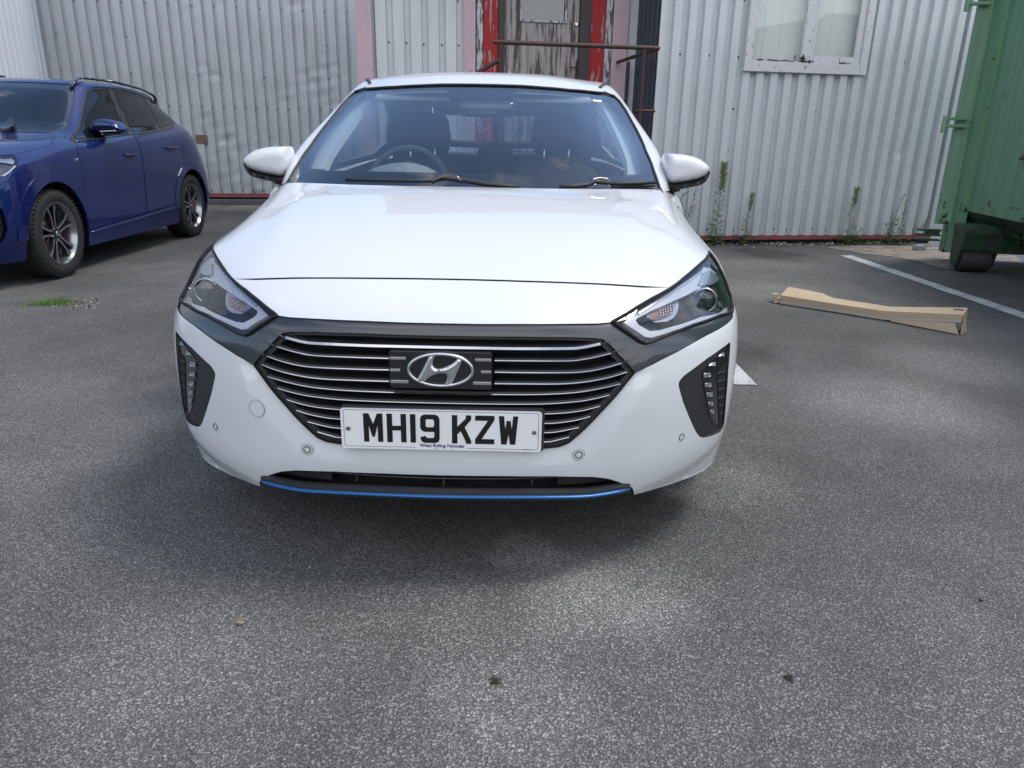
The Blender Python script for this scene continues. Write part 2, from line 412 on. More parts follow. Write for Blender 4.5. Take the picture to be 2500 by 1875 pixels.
M_red = plain('red_paint', (.42, .012, .015), rough=.35, coat=.6)
# ================================================================== white hatchback, facing the camera
CAR = tag(empty('white_car'), 'white hatchback parked facing the viewer, dark grille mask, front number plate MH19 KZW', 'car')
BODY = Surf([
 [(0,.06,.165),(.25,.065,.165),(.45,.095,.165),(.56,.135,.165),(.70,.235,.165),(.80,.345,.165),(.855,.48,.165),(.88,.75,.17),(.885,1.36,.17)],
 [(0,.02,.26),(.25,.03,.26),(.45,.06,.26),(.57,.105,.26),(.70,.195,.26),(.81,.315,.26),(.87,.47,.26),(.895,.75,.26),(.90,1.36,.26)],
 [(0,.012,.36),(.25,.02,.36),(.45,.05,.36),(.57,.098,.36),(.70,.185,.36),(.815,.305,.36),(.878,.47,.36),(.902,.75,.36),(.906,1.36,.36)],
 [(0,.012,.50),(.25,.02,.50),(.45,.05,.50),(.57,.10,.50),(.70,.19,.50),(.82,.31,.50),(.885,.48,.50),(.91,.75,.50),(.91,1.36,.50)],
 [(0,.018,.62),(.25,.028,.62),(.45,.07,.62),(.58,.135,.62),(.71,.225,.62),(.822,.345,.62),(.882,.51,.62),(.908,.78,.62),(.91,1.36,.62)],
 [(0,.045,.692),(.25,.055,.691),(.45,.11,.687),(.585,.185,.68),(.71,.285,.67),(.812,.40,.665),(.872,.55,.665),(.905,.8,.67),(.908,1.36,.67)],
 [(0,.20,.775),(.25,.205,.773),(.45,.24,.762),(.60,.29,.748),(.715,.38,.735),(.80,.48,.73),(.86,.62,.73),(.895,.85,.73),(.905,1.36,.73)],
 [(0,.45,.857),(.25,.455,.854),(.45,.475,.845),(.60,.50,.83),(.70,.535,.815),(.787,.59,.795),(.835,.70,.785),(.868,.9,.785),(.892,1.38,.79)],
 [(0,.73,.916),(.25,.735,.914),(.45,.75,.906),(.60,.77,.895),(.70,.80,.88),(.762,.86,.86),(.800,.96,.85),(.835,1.1,.845),(.872,1.42,.85)],
 [(0,1.0,.967),(.25,1.02,.966),(.45,1.08,.964),(.62,1.16,.962),(.72,1.24,.957),(.775,1.30,.948),(.81,1.37,.935),(.845,1.46,.92),(.87,1.56,.905)],
], flip=1)
# photo crops the outlines were read from
r5 = lambda *q: [(1100+.40997*a, 580+.40997*b) for a, b in q]
rh = lambda *q: [(1490+.15671*a, 600+.15671*b) for a, b in q]        # headlamp on the right of the picture
rd = lambda *q: [(1640+.15666*(a-22 if a > 800 else a), 820+.15666*b) for a, b in q]        # daytime lamp on the right of the picture
r7 = lambda *q: [(560+.48824*a, 1100+.48824*b) for a, b in q]
rw = lambda *q: [(1130+.28481*a, 150+.28481*b) for a, b in q]
B = BODY.pick
mask_low = B(rh((1911,1052),(1908,1120),(1860,1180),(1790,1240),(1500,1400),(1040,1659)) + r5((1240,738),(1105,808)))
lamp_low = B(rh((1905,985),(1880,1025),(1700,1085),(1300,1230),(1000,1350),(760,1455),(650,1500),(560,1522),(470,1490),(300,1370),(60,1185)))
nose_in = B(r5((963,500)))[0]
mask_top = B(r5((940,505),(880,511),(700,513),(400,514),(150,514)))
grille_in = B(r5((1105,808),(1010,700),(940,625),(915,605),(860,596),(700,591),(400,588),(150,587)))
grille_edge = B(r5((1105,808),(1060,862),(900,1045),(760,1185),(705,1230),(650,1252),(560,1262)))
gb = BODY.pick([(1180,1096)])[0][1]
top0 = mask_top[-1][1]; gi0 = grille_in[-1][1]
# bumper cover
low_edge = B(r5((300,1420),(600,1421),(850,1425),(940,1436),(1020,1462),(1083,1490),(1098,1538)))
arch_c = (.885, .318); arch_r = .355
def arch_uv(S, a0, a1, n, cy=arch_c[0], cz=arch_c[1], r=arch_r, u0=5.5, u1=8.0):
    """wheel-arch outline on the body side"""
    out = []
    for k in range(n+1):
        a = math.radians(a0+(a1-a0)*k/n); Y = cy-r*math.cos(a); Z = cz+r*math.sin(a)
        q = np.array([7.0, 2.0])
        for _ in range(30):
            f = lambda q: S.pt(q)[0][1:]-np.array([Y, Z]); rr = f(q)
            J = np.stack([(f(q+[1e-4, 0])-rr)/1e-4, (f(q+[0, 1e-4])-rr)/1e-4], 1)
            q = q-np.clip(np.linalg.lstsq(J, rr, rcond=None)[0], -.4, .4); q[1] = max(q[1], 0); q[0] = min(max(q[0], 5), S.nu)
        out.append(tuple(q))
    return out
arch = arch_uv(BODY, 0, 180, 26)
arch = [a for a in arch]
k0 = 9
half = [(0, low_edge[0][1])] + list(low_edge) + [(4.3, .0), (6.2, 0.0)] + [arch[0]] + arch[1:k0] + [(6.55, 4.2), (6.35, 4.75)] + list(mask_low) + list(grille_edge[1:]) + [(0, gb)]
drl_out = B(rd((930,92),(935,150),(905,520),(870,1000),(838,1370),(820,1430),(760,1490),(620,1560),(500,1588),(440,1575),(390,1520),(330,1400),(180,1040),(108,790),(108,740),(130,690),(190,620),(560,345),(780,190)))
full = mirror_poly(half)
def bdisp(W, X):
    # rolled-in band beside the grille and a fold above the lower corner
    x = np.abs(X[:, 0]); z = X[:, 2]; q = np.asarray(W, float).copy(); q[:, 0] = np.abs(q[:, 0])
    path = np.array([tuple(a) for a in grille_edge]); d = edist(q, [np.concatenate([path, path[::-1][1:-1]])])
    zc = np.interp(x, [.46, .53, .60, .70, .80, .86, .90], [.10, .205, .222, .240, .272, .30, .33])
    f = np.clip((x-.47)/.05, 0, 1)*np.clip((.42-X[:, 1])/.15, 0, 1)
    return -.011*np.clip(1-d/.42, 0, 1)-f*.20*np.clip(zc-z, 0, .05)
panel('bumper', BODY, [full, drl_out, drl_out*[-1, 1]], M_white, CAR, skirt=.022, disp=bdisp, step=.14, smat=M_plast)
# smoked mask round grille and lamps
half = [(0, top0)] + list(mask_top[::-1]) + [nose_in] + list(lamp_low[::-1])[1:] + list(mask_low) + list(grille_in[1:]) + [(0, gi0)]
panel('grille_mask', BODY, [mirror_poly(half)], M_smoke, CAR, off=-.004, skirt=.02)
# white nose strip and bonnet
seam = B(r5((150,247),(450,256),(900,273),(1150,290),(1318,296)))
seam2 = seam.copy(); seam2[:, 1] -= .036
lamp_top = B(r5((963,500),(1100,420),(1200,362),(1318,296)))
half = [(0, seam2[0][1])] + list(seam2[:-1]) + list(lamp_top[::-1]) + list(mask_top) + [(0, top0)]
panel('nose_panel', BODY, [mirror_poly(half)], M_white, CAR, skirt=.02, smat=M_gap_shade)
hood_lamp = B(r5((1318,296),(1390,240),(1450,190),(1500,145),(1530,110))+[(1728,612)])
hood_side = list(B([(1713.6,594.7),(1700,571)])) + [('u',6.30,8.0),('u',6.05,8.5),('u',5.7,8.93)]
hs = B([(1728,613),(1713.6,594.7),(1700,571)])
hood_side = [tuple(a) for a in hs[1:]] + [(6.25,8.0),(6.02,8.5),(5.55,8.9),(5.2,9.0)]
half = [(0, seam[0][1])] + list(seam) + list(hood_lamp[1:]) + hood_side + [(4.2,9.0),(0,9.0)]
def hdisp(W, X):
    # raised centre field with a soft shoulder line running forward from the windscreen pillars
    x = np.abs(X[:, 0]); y = X[:, 1]
    edge = .66-.10*np.clip((1.1-y)/.9, 0, 1)
    t = np.clip((x-(edge-.055))/.11, 0, 1); s = t*t*(3-2*t)
    f = np.clip((y-.22)/.35, 0, 1)
    return .010*(1-s)*f*np.clip((1.02-y)/.15, 0, 1)
panel('bonnet', BODY, [mirror_poly(half)], M_white, CAR, skirt=.02, disp=hdisp, smat=M_gap_shade)
# front wings
lo = [(6.35,4.75),(6.55,4.2)]
lamp_out = B(rh((1905,985),(1880,800),(1800,570),(1700,345),(1640,230),(1575,140),(1535,90)))
wing = [tuple(a) for a in lamp_out] + [tuple(a) for a in hs[1:]] + [(6.27,8.0),(6.04,8.5),(5.57,8.9),(5.3,9.0),(8.0,9.0),(8.0,.05)] + arch[::-1][:len(arch)-k0+1] + [(6.57,4.2),(6.37,4.75)]
def clean(q):
    out = [np.array(q[0], float)]
    for p in q[1:]:
        if np.hypot(*(np.array(p)-out[-1])) > 1e-3: out.append(np.array(p, float))
    return np.array(out)
panel('front_wing', BODY, [clean(wing)], M_white, CAR, skirt=.02, both=True, smat=M_gap_shade)
# inner dark shell so that seams and openings read dark
def shell(name, S, poly, mat, off, parent): return panel(name, S, [np.array(poly, float)], mat, parent, off=off, skirt=0, step=.4)
shell('dark_backing', BODY, [(-6.3,5.3),(-4,5.6),(-3.2,5.2),(3.2,5.2),(4,5.6),(6.3,5.3),(6.1,8.9),(-6.1,8.9)], M_void, -.035, CAR)

# ---- grille
GD = .014
hg = [tuple(a) for a in grille_edge] + [(0, gb)]
gfull = mirror_poly([(0, gi0)] + list(grille_in[::-1]) + list(grille_edge[1:]) + [(0, gb)])
gr = panel('grille', BODY, [gfull], M_void, CAR, off=-.07, skirt=0, step=.4)
rim = MB()
lp = densify(smooth_line(gfull, 1, True), .1)
n = BODY.nrm(lp); X = BODY.pt(lp)
V = []; F = []; k = len(lp)
cen = np.array([0, .0, .5])
for i in range(k):
    V += [X[i]-n[i]*.004, X[i]-n[i]*.072]
    # chamfered lip inside the opening
for i in range(k): j = (i+1) % k; F.append((2*i, 2*j, 2*j+1, 2*i+1))
mk('grille_surround', V, F, M_void, gr, smooth=True)
def inset(q, d):
    q = np.asarray(q, float); t = np.roll(q, -1, 0)-np.roll(q, 1, 0); t /= np.hypot(*t.T)[:, None]+1e-9; nn = np.stack([-t[:, 1], t[:, 0]], 1); r = q+nn*d
    return r if abs(sum(r[:, 0]*np.roll(r[:, 1], -1)-r[:, 1]*np.roll(r[:, 0], -1))) < abs(sum(q[:, 0]*np.roll(q[:, 1], -1)-q[:, 1]*np.roll(q[:, 0], -1))) else q-nn*d
lq = densify(gfull, .25)
panel('grille_border', BODY, [lq, inset(lq, .10)], M_plast, gr, off=-.016, skirt=.02)
def blade(name, uvs, h, d, off, mat, parent, m2=None, ch=.005):
    if ch < .005: ch *= .44
    else: ch *= .85
    """horizontal slat following the surface; optional bright strip on its nose"""
    uvs = np.asarray(uvs).copy()
    for e in (0, -1):
        if abs(uvs[e, 0]) > 1.2: uvs[e] = uvs[e]+(uvs[1 if e == 0 else -2]-uvs[e])*.45
    n = BODY.nrm(uvs); X = BODY.pt(uvs); V = []; F = []; MI = []
    for i in range(len(X)):
        y = np.array([n[i][0], n[i][1], 0]); y /= np.linalg.norm(y); up = np.array([0, 0, 1.0]); p = X[i]-n[i]*off
        t = 1.0
        V += [p+up*ch*.85-y*(ch*.9+.001), p-up*ch*.9-y*.001, p-up*ch*.5+y*.0035, p+up*ch*.75+y*(.0035-ch*1.0),   # bright nose
              p+up*h*.5-y*.004, p-up*h*.5-y*.002, p-up*h*.4-y*d, p+up*h*.4-y*d]
    k = 8
    for i in range(len(X)-1):
        a = i*k; b = a+k
        for (p, q, m) in ((3,0,1),(2,3,1),(1,2,1),(0,4,0),(5,1,0),(4,7,0),(6,5,0)):
            F.append((a+p, a+q, b+q, b+p)); MI.append(m)
    for a in (0, (len(X)-1)*k): F.append((a, a+1, a+2, a+3)); MI.append(1); F.append((a+4, a+5, a+6, a+7)); MI.append(0)
    bm = bmesh.new(); vs = [bm.verts.new(v) for v in V]
    for f, m in zip(F, MI):
        fc = bm.faces.new([vs[i] for i in f]); fc.material_index = m
    bmesh.ops.recalc_face_normals(bm, faces=bm.faces); me = bpy.data.meshes.new(name); bm.to_mesh(me); bm.free()
    me.materials.append(mat); me.materials.append(m2 or mat)
    o = bpy.data.objects.new(name, me); COL.objects.link(o); o.parent = parent; return o
bars = [
 ([(150,658),(400,662),(700,661),(780,655),(840,644),(895,632)], True, .0052),
 ([(262,731),(450,733),(700,733),(800,722),(880,706),(958,686)], False, .0036),
 ([(262,800),(450,803),(700,803),(820,794),(930,772),(1020,745)], False, .0036),
 ([(262,868),(450,870),(650,870),(800,858),(940,832),(1055,797)], False, .0036),
 ([(150,931),(300,933),(550,932),(750,920),(900,895),(1015,868)], True, .0030),
 ([(150,988),(300,990),(550,989),(750,975),(860,957),(950,935)], True, .0028),
 ([(300,1049),(560,1048),(700,1040),(800,1025),(895,1000)], True, .0027),
 ([(300,1107),(560,1105),(650,1100),(750,1085),(835,1062)], True, .0027),
 ([(300,1162),(560,1160),(650,1152),(770,1127)], True, .0027),
 ([(300,1218),(560,1215),(620,1207),(710,1185)], True, .0027)]
for pts, cross, ch in bars:
    GDk = .002 if ch > .005 else GD
    q = BODY.pick(smooth_line(r5(*pts), 5), off=-GDk)
    if cross:
        h = np.concatenate([[(0, q[0][1])], q]); f = np.concatenate([(h*[-1, 1])[::-1], h[1:]])
        blade('grille_bar', densify(f, .3, False), .009, .05, GDk, M_plast, gr, M_chrome, ch)
    else:
        blade('grille_bar', densify(q, .3, False), .009, .05, GD, M_plast, gr, M_chrome, ch)
        blade('grille_bar', densify((q*[-1, 1])[::-1], .3, False), .009, .05, GD, M_plast, gr, M_chrome, ch)
# fine chrome slits running on into the mask
for (a, b) in (((905,632),(1003,604)), ((968,684),(1060,657)), ((1030,743),(1122,708))):
    for s in (1, -1):
        q = BODY.pick(r5(a, b), off=.001)*[s, 1]; X = BODY.pt(densify(q, .2, False)); nn = BODY.nrm(densify(q, .2, False))
        k = len(X); m = MB(); m.tube(list(X-nn*.003), [.0022*(1-i/(k-1))+.0004 for i in range(k)], 6); m.build('mask_slit', M_plast2, gr, smooth=True)
# emblem panel with badge
EY = .004
re = lambda x, y, Y=EY: at_y(920+.14467*x, 820+.14467*y, Y)
c0 = re(1113, 571); hw = .5*(re(1980,560)[0]-re(240,540)[0]); zt = re(1100, 262)[2]; zb = re(1100, 905)[2]
ep = MB(); ep.box((0, EY+.02, (zt+zb)/2), (2*hw, .036, zt-zb), bev=.004); EP = ep.build('emblem_panel', M_gloss, CAR, auto=40)
for z, xi, dz in ((re(100,372)[2], .085, .004), (re(100,572)[2], .100, .004), (re(100,765)[2], .080, .0045)):
    for s in (1, -1):
        m = MB(); m.box((s*(xi+hw)/2, EY, z), (hw-xi-.004, .004, dz*1.8), bev=.0012); m.build('emblem_strip', M_satin, EP)
cx, cz = 0.0, c0[2]; a_, b_ = (re(1673,571)[0]-re(553,571)[0])/2, (re(1113,288)[2]-re(1113,855)[2])/2
bd = MB()
pts = [(cx+a_*.965*math.cos(t), EY-.003, cz+b_*.94*math.sin(t)) for t in np.linspace(0, 2*math.pi, 64, endpoint=False)]
bd.tube(pts, .0042, 8, closed=True, up=(0, 1, 0))
H = [(990,318),(1040,315),(1005,360),(985,415),(983,470),(1000,510),(1035,538),(1090,543),(1180,525),(1280,475),(1350,430),(1385,395),(1395,375),(1475,392),(1440,500),(1380,640),(1300,800),(1215,838),(1165,830),(1205,770),(1230,700),(1222,650),(1180,625),(1100,622),(1000,650),(900,705),(830,770),(765,778),(718,745),(780,620),(850,480),(908,365),(925,330)]
cxp, czp = c0[0], c0[2]
H2 = [(re(x, y)[0]-cxp, re(x, y)[2]) for x, y in H]
bad = bd.build('badge', M_satin, EP, smooth=True)
inflate('badge_letter', smooth_line(H2, 3, True), lambda a, b, d: (a, EY-.002-d, b), .007, .008, M_satin, EP, step=.004, back=-.002)
# number plate
PL = MB(); pw, ph = .26, .0555; pz = .4165
def rrect(w, h, r, n=6, cx=0, cz=0):
    out = []
    for (sx, sz, a0) in ((1, 1, 0), (-1, 1, 90), (-1, -1, 180), (1, -1, 270)):
        for k in range(n+1):
            a = math.radians(a0+90*k/n); out.append((cx+sx*(w-r)+r*math.cos(a), cz+sz*(h-r)+r*math.sin(a)))
    return out
my = lambda Y: (lambda a, b, d: (a, Y+d, b))
PL.prism(rrect(pw, ph, .008, cz=pz), 0, .005, mp=my(-.002)); plate = PL.build('number_plate', M_plate, CAR)
m = MB(); m.prism(rrect(pw+.004, ph+.003, .009, cz=pz+.003, cx=.003), 0, .012, mp=my(.0035)); m.build('plate_holder', M_plast, plate)
def ring_mesh(o, i, Y, name, mat, parent):
    W, T = fill([o, i]); return mk(name, [(a, Y, b) for a, b in W], T[:, ::-1], mat, parent)
gl = {'M':[[(0,0),(0,79),(14,79),(25,50),(36,79),(50,79),(50,0),(36.5,0),(36.5,46),(28,14),(22,14),(13.5,46),(13.5,0)]],
 'H':[[(0,0),(0,79),(14,79),(14,46),(36,46),(36,79),(50,79),(50,0),(36,0),(36,33),(14,33),(14,0)]],
 '1':[[(0,0),(0,79),(14,79),(14,0)]],
 '9':[[(0,16),(13,20),(16,14),(33,14),(36,17),(36,31),(11,31),(3.5,34.5),(0,42),(0,68),(3.5,75.5),(11,79),(39,79),(46.5,75.5),(50,68),(50,11),(46.5,3.5),(39,0),(11,0),(3.5,3.5),(0,11)],[(14,48),(17,44),(33,44),(36,48),(36,62),(33,66),(17,66),(14,62)]],
 'K':[[(0,0),(0,79),(14,79),(14,47),(36,70),(36,79),(50,79),(50,67),(33,46),(50,8),(50,0),(36,0),(36,5),(23,35),(14,25.5),(14,0)]],
 'Z':[[(0,0),(0,13),(33,65),(0,65),(0,79),(50,79),(50,67),(17,14),(50,14),(50,0)]],
 'W':[[(0,79),(13.5,79),(17,42),(20.5,66),(30.5,66),(34,42),(37,79),(50,79),(43.5,0),(30,0),(25.5,29),(20.5,0),(7,0)]]}
V = []; F = []
for ch, x0 in zip('MH19KZW', (59,119.6,180,206,288,348,409)):
    W, T = fill(gl[ch]); b = len(V)
    V += [((x0+a-260)/1000, -.0032, pz-ph+(20+z)/1000) for a, z in W]; F += [tuple(i+b for i in t[::-1]) for t in T]
mk('registration_letters', V, F, M_ink, plate)
# fine navy keyline, broken by the dealer's name
def keyline():
    o = rrect(pw-.0075, ph-.0045, .006, cz=pz+.002); i = rrect(pw-.0085, ph-.0055, .005, cz=pz+.002)
    W, T = fill([densify(o, .004), densify(i, .004)]); c = W[T].mean(1); keep = ~((c[:, 1] < pz) & (np.abs(c[:, 0]+.0) < .068) & (np.abs(c[:, 0]) < pw-.02))
    return mk('plate_border', [(a, -.0031, b) for a, b in W], T[keep][:, ::-1], M_navy, plate)
keyline()
def text(s, size, loc, mat, parent, name, bold=.0, rot=(math.pi/2, 0, 0), ext=0.0, space=1.0, align='CENTER'):
    c = bpy.data.curves.new(name, 'FONT'); c.body = s; c.size = size; c.align_x = align; c.offset = bold; c.extrude = ext; c.space_character = space
    o = bpy.data.objects.new(name, c); COL.objects.link(o); dg = bpy.context.evaluated_depsgraph_get(); dg.update()
    me = bpy.data.meshes.new_from_object(o.evaluated_get(dg)); me.name = name; bpy.data.objects.remove(o); me.materials.clear(); me.materials.append(mat)
    q = bpy.data.objects.new(name, me); COL.objects.link(q); q.parent = parent; q.location = loc; q.rotation_euler = rot; return q
text('West Riding Hyundai', .0135, (.002, -.0032, pz-ph+.0085), M_navy, plate, 'dealer_name', bold=.0002)
text('B D 1 0', .004, (-.012, -.0032, pz-ph+.003), M_navy, plate, 'maker_mark')
text('BS AU 145d', .0045, (.225, -.0032, pz-ph+.0052), M_navy, plate, 'plate_standard')
for s, zz in ((-1, .0), (1, -.001)):
    m = MB(); M_ = Matrix.Translation((s*.241, -.003, pz+zz))
    m.lathe([(0,.0058),(-.0015,.0055),(-.0022,.003),(-.001,.0)], 16, 0, M_, 'y'); m.box((0, -.0022, 0), (.0022, .001, .0022), 1, M_)
    m.build('screw', [M_screw, M_ink], plate, smooth=False)

# ---- lower intake with blue-lined lip
li = [(0, low_edge[0][1])] + [tuple(a) for a in low_edge]
li2 = li + [(low_edge[-1][0], -0.0)]
cav = MB()
xs = np.linspace(-.50, .50, 41)
def yf(x, Y0=.0): return Y0+.30*x*x+.12*abs(x)**3
V = []; F = []
for i, x in enumerate(xs):
    V += [(x, yf(x)+.075, .34), (x, yf(x)+.075, .18)]
F = [(2*i, 2*i+1, 2*i+3, 2*i+2) for i in range(40)]
LI = mk('lower_intake', V, F, M_void, CAR)
for (zz, w_, yo, t) in ((.262, .40, .035, .004), (.285, .47, .02, .004)):
    m = MB(); xx = np.linspace(-w_, w_, 25); m.tube([(x, yf(x)+yo, zz-.02*abs(x)**1.5) for x in xx], .0035, 6, flat=.9); m.build('intake_rib', M_plast2, LI, smooth=True)
for x in (-.24, 0, .24):
    m = MB(); m.box((x, yf(x)+.05, .262), (.005, .03, .05)); m.build('intake_divider', M_plast2, LI)
for s in (1, -1):   # blanked outer ends of the intake
    V = []; F = []
    for i, x in enumerate(np.linspace(.31, .505, 12)): V += [(s*x, yf(x)+.026, .300-.30*max(0, x-.40)), (s*x, yf(x)+.030, .236-.02*(x-.31))]
    F = [(2*i, 2*i+1, 2*i+3, 2*i+2) for i in range(11)]; mk('intake_blank', V, F, M_plast, LI)
bl = [at_y(*p, Y) for p, Y in zip(r7((1085,231),(1300,233),(1500,233),(1680,232),(1790,228),(1870,218),(1945,205),(2006,192)), (-.040,-.036,-.026,-.008,.008,.024,.046,.070))]
bl = np.array(bl); c00 = bl[0].copy(); bl[0][0] = 0
full = np.concatenate([(bl*[-1, 1, 1])[::-1], bl[1:]])
fs = smooth_line(full, 5)
m = MB(); m.tube(fs, [.0068*min(1, .25+i/6) if i < 6 else (.0068*min(1, .25+(len(fs)-1-i)/6)) for i in range(len(fs))], 8, flat=.7); 
# lip: section lofted along the same sweep
V = []; F = []; sec = [(.030, .006), (.012, .012), (-.004, .010), (-.006, -.006), (.004, -.020), (.06, -.028), (.16, -.03)]
for p in fs:
    e = min(1, max(0, (.535-abs(p[0]))/.06)); e = e**.5
    for (dy, dz) in sec: V.append((p[0], p[1]+.012+dy, p[2]+(dz*(.35+.65*e) if dz > -.02 else dz)))
k = len(sec)
for i in range(len(fs)-1):
    for j in range(k-1): F.append((i*k+j, i*k+j+1, (i+1)*k+j+1, (i+1)*k+j))
LIP = mk('front_lip', V, F, M_plast, CAR, auto=35)
m.build('blue_strip', M_bluetrim, LIP, smooth=True)

# ---- parking sensors, towing-eye cover
def disc_on(name, px, r, mat, ringmat=None, side=1, off=.002, parent=CAR, ry=1.0, rr=.0012):
    q = BODY.pick([px], side=side)[0]; q = np.array([[abs(q[0]), q[1]]]); p = BODY.pt(q)[0]; n = BODY.nrm(q)[0]
    if side < 0: p = p*[-1, 1, 1]; n = n*[-1, 1, 1]
    z = Vector(n); x = Vector((0, 0, 1)).cross(z).normalized(); y = z.cross(x)
    M_ = Matrix(((x[0], y[0], z[0], p[0]), (x[1], y[1], z[1], p[1]), (x[2], y[2], z[2], p[2]), (0, 0, 0, 1)))
    m = MB(); m.lathe([(off*.4, r), (off*.4, 0)], 28, 0, M_, 'z')
    m.tube([M_ @ Vector((r*math.cos(t), r*math.sin(t), off*.6)) for t in np.linspace(0, 2*math.pi, 28, endpoint=False)], rr, 6, 1, closed=True)
    return m.build(name, [mat, ringmat or M_void], parent, smooth=True)
for side, a, b in ((1, (1413.2,1110), (1663.8,1066.7)), (-1, (750,1097), (526.6,1042))):
    disc_on('parking_sensor', a, .0155, M_white, M_grey, side, rr=.0006, off=.001); disc_on('parking_sensor', a, .0092, M_white, M_void, side, off=.002, rr=.0013)
    disc_on('parking_sensor', b, .0095, M_white, M_void, side, off=.002, rr=.0010)
q = (400+.40984*555, 580+.40984*1017); disc_on('tow_eye_cover', q, .024, M_white, M_grey, -1, off=.0015, rr=.0006)

# ---- daytime running lamps in the bumper corners
def outline_tube(name, uv, r, off, mat, parent, both=True, closed=True):
    q = densify(uv, .12, closed); X = BODY.pt(q)+BODY.nrm(q)*off
    for s in (1, -1):
        m = MB(); m.tube(X*[s, 1, 1], r, 6, closed=closed); m.build(name, mat, parent[0 if s > 0 else 1] if isinstance(parent, (list, tuple)) else parent, smooth=True)
DR = panel('daytime_lamp_housing', BODY, [drl_out], M_plast, CAR, off=-.010, skirt=0, both=True, step=.1)
inner = B(rd((900,165),(893,340),(870,700),(845,1120),(828,1390),(715,1385),(640,1345),(590,1270),(520,930),(462,620),(475,545),(560,440),(720,315)), off=-.010)
DP = panel('lamp_bezel', BODY, [inner], M_gloss, None, off=-.008, skirt=.004, both=True, step=.1)
vent = B(rd((890,345),(878,560),(862,880),(840,1200),(828,1365),(720,1385),(700,800),(695,560),(720,505)), off=-.01)
DV = panel('vent', BODY, [vent], M_void, None, off=-.0065, skirt=0, both=True, step=.1)
for s in (0, 1): DP[s].parent = DR[s]; DV[s].parent = DR[s]
slats = [((700,582),(850,552)),((708,712),(858,680)),((714,845),(848,810)),((722,972),(840,940)),((734,1098),(820,1072)),((742,1218),(805,1196))]
for a, b in slats:
    q = densify(B(rd(a, b), off=-.006), .1, False)
    for s in (0, 1):
        sg = 1 if s == 0 else -1; X = (BODY.pt(q)-BODY.nrm(q)*.006)*[sg, 1, 1]; m = MB(); m.tube(X, .0022, 5); m.build('vent_slat', M_plast2, DV[s])
leds = [[(715,325),(745,285),(790,255),(840,248),(848,300),(800,335)], [(555,475),(600,425),(650,400),(690,395),(688,455),(655,485)],
 [(478,580),(500,570),(600,565),(622,580),(622,640),(600,660),(482,660)], [(496,735),(515,728),(615,722),(632,740),(630,790),(605,812),(500,810)],
 [(520,885),(540,877),(635,870),(650,890),(645,940),(620,962),(528,960)], [(545,1030),(560,1022),(648,1015),(660,1035),(652,1080),(630,1098),(560,1096)],
 [(575,1155),(590,1147),(655,1142),(668,1160),(662,1200),(645,1218),(590,1216)]]
for L_ in leds:
    q = B(rd(*L_), off=-.006)
    for s in (0, 1):
        sg = 1 if s == 0 else -1; X = (BODY.pt(q)-BODY.nrm(q)*.0055)*[sg, 1, 1]; c = X.mean(0); X = c+(X-c)*.80; nn = (BODY.nrm(q).mean(0))*[sg, 1, 1]
        V = list(X)+list(c+(X-c)*.72+nn*.003)+list(c+(X-c)*.3+nn*.0005)+[c+nn*.003]; k = len(X); F = []
        for i in range(k):
            j = (i+1) % k; F += [(i, j, k+j, k+i), (k+i, k+j, 2*k+j, 2*k+i), (2*k+i, 2*k+j, 3*k)]
        mk('running_light', V, F, M_refl, DR[s])
for s in (1, -1): pass

# ---- headlamps
lamp_full = np.concatenate([lamp_out[::1], hood_lamp[::-1][1:], lamp_top[::-1][1:], lamp_low[::-1][1:]])
lamp_full = clean([tuple(a) for a in lamp_full])
HL = panel('headlamp', BODY, [lamp_full], M_lens, CAR, off=-.002, skirt=0, both=True, step=.12)
outl = densify(lamp_full, .1)
back = BODY.pt(outl)-BODY.nrm(outl)*.055
def on_lamp(pts, off): return B(rh(*pts), off=off)
def lampsheet(name, polys, mat, off, skirt=.0, step=.12):
    ps = [clean([tuple(a) for a in on_lamp(p, off)]) for p in polys]
    o = panel(name, BODY, ps, mat, None, off=off, skirt=skirt, both=True, step=step)
    for a, b in zip(o, HL): a.parent = b
    return o
o = panel('lamp_bowl', BODY, [lamp_full], M_plast, None, off=-.060, skirt=0, both=True, step=.2)
for a, b in zip(o, HL): a.parent = b
for s in (1, -1):   # side walls of the lamp box
    X0 = (BODY.pt(outl)+BODY.nrm(outl)*.0004)*[s, 1, 1]; X1 = back*[s, 1, 1]; k = len(outl)
    mk('lamp_wall', list(X0)+list(X1), [(i, (i+1) % k, k+(i+1) % k, k+i) for i in range(k)], M_gloss, HL[0 if s > 0 else 1], smooth=True)
    m = MB(); m.tube(X0, .0042, 8, closed=True); m.build('lamp_seal', M_void, HL[0 if s > 0 else 1], smooth=True)
# broad white light guide: upper blade, corner and lower strip
guide_up = [(205,1195),(420,1040),(760,820),(1050,640),(1330,450),(1430,370),(1450,330),(1560,345),(1640,420),(1700,520),(1640,570),(1560,600),(1330,690),(1000,850),(640,1010),(420,1125),(395,1165),(440,1230),(620,1330),(760,1318),(1000,1250),(1400,1110),(1800,960),(1850,950),(1860,985),(1700,1060),(1300,1210),(1000,1320),(760,1400),(640,1435),(540,1420),(400,1320)]
lampsheet('light_guide', [guide_up], M_lamp, -.018, skirt=.012)
lampsheet('guide_edge', [[(430,1035),(760,815),(1050,635),(1340,440),(1425,372),(1440,392),(1340,470),(1060,668),(770,850),(450,1062)]], M_refl, -.014, skirt=.004)
lampsheet('lamp_inner_panel', [[(1075,850),(1250,775),(1600,640),(1720,580),(1790,700),(1850,900),(1400,1085),(1000,1235),(980,1150),(1040,1050),(1065,930)]], M_void, -.040)
lampsheet('chrome_blade', [[(1380,600),(1450,420),(1540,380),(1640,440),(1690,500),(1660,560),(1560,605)]], M_refl, -.012, skirt=.004)
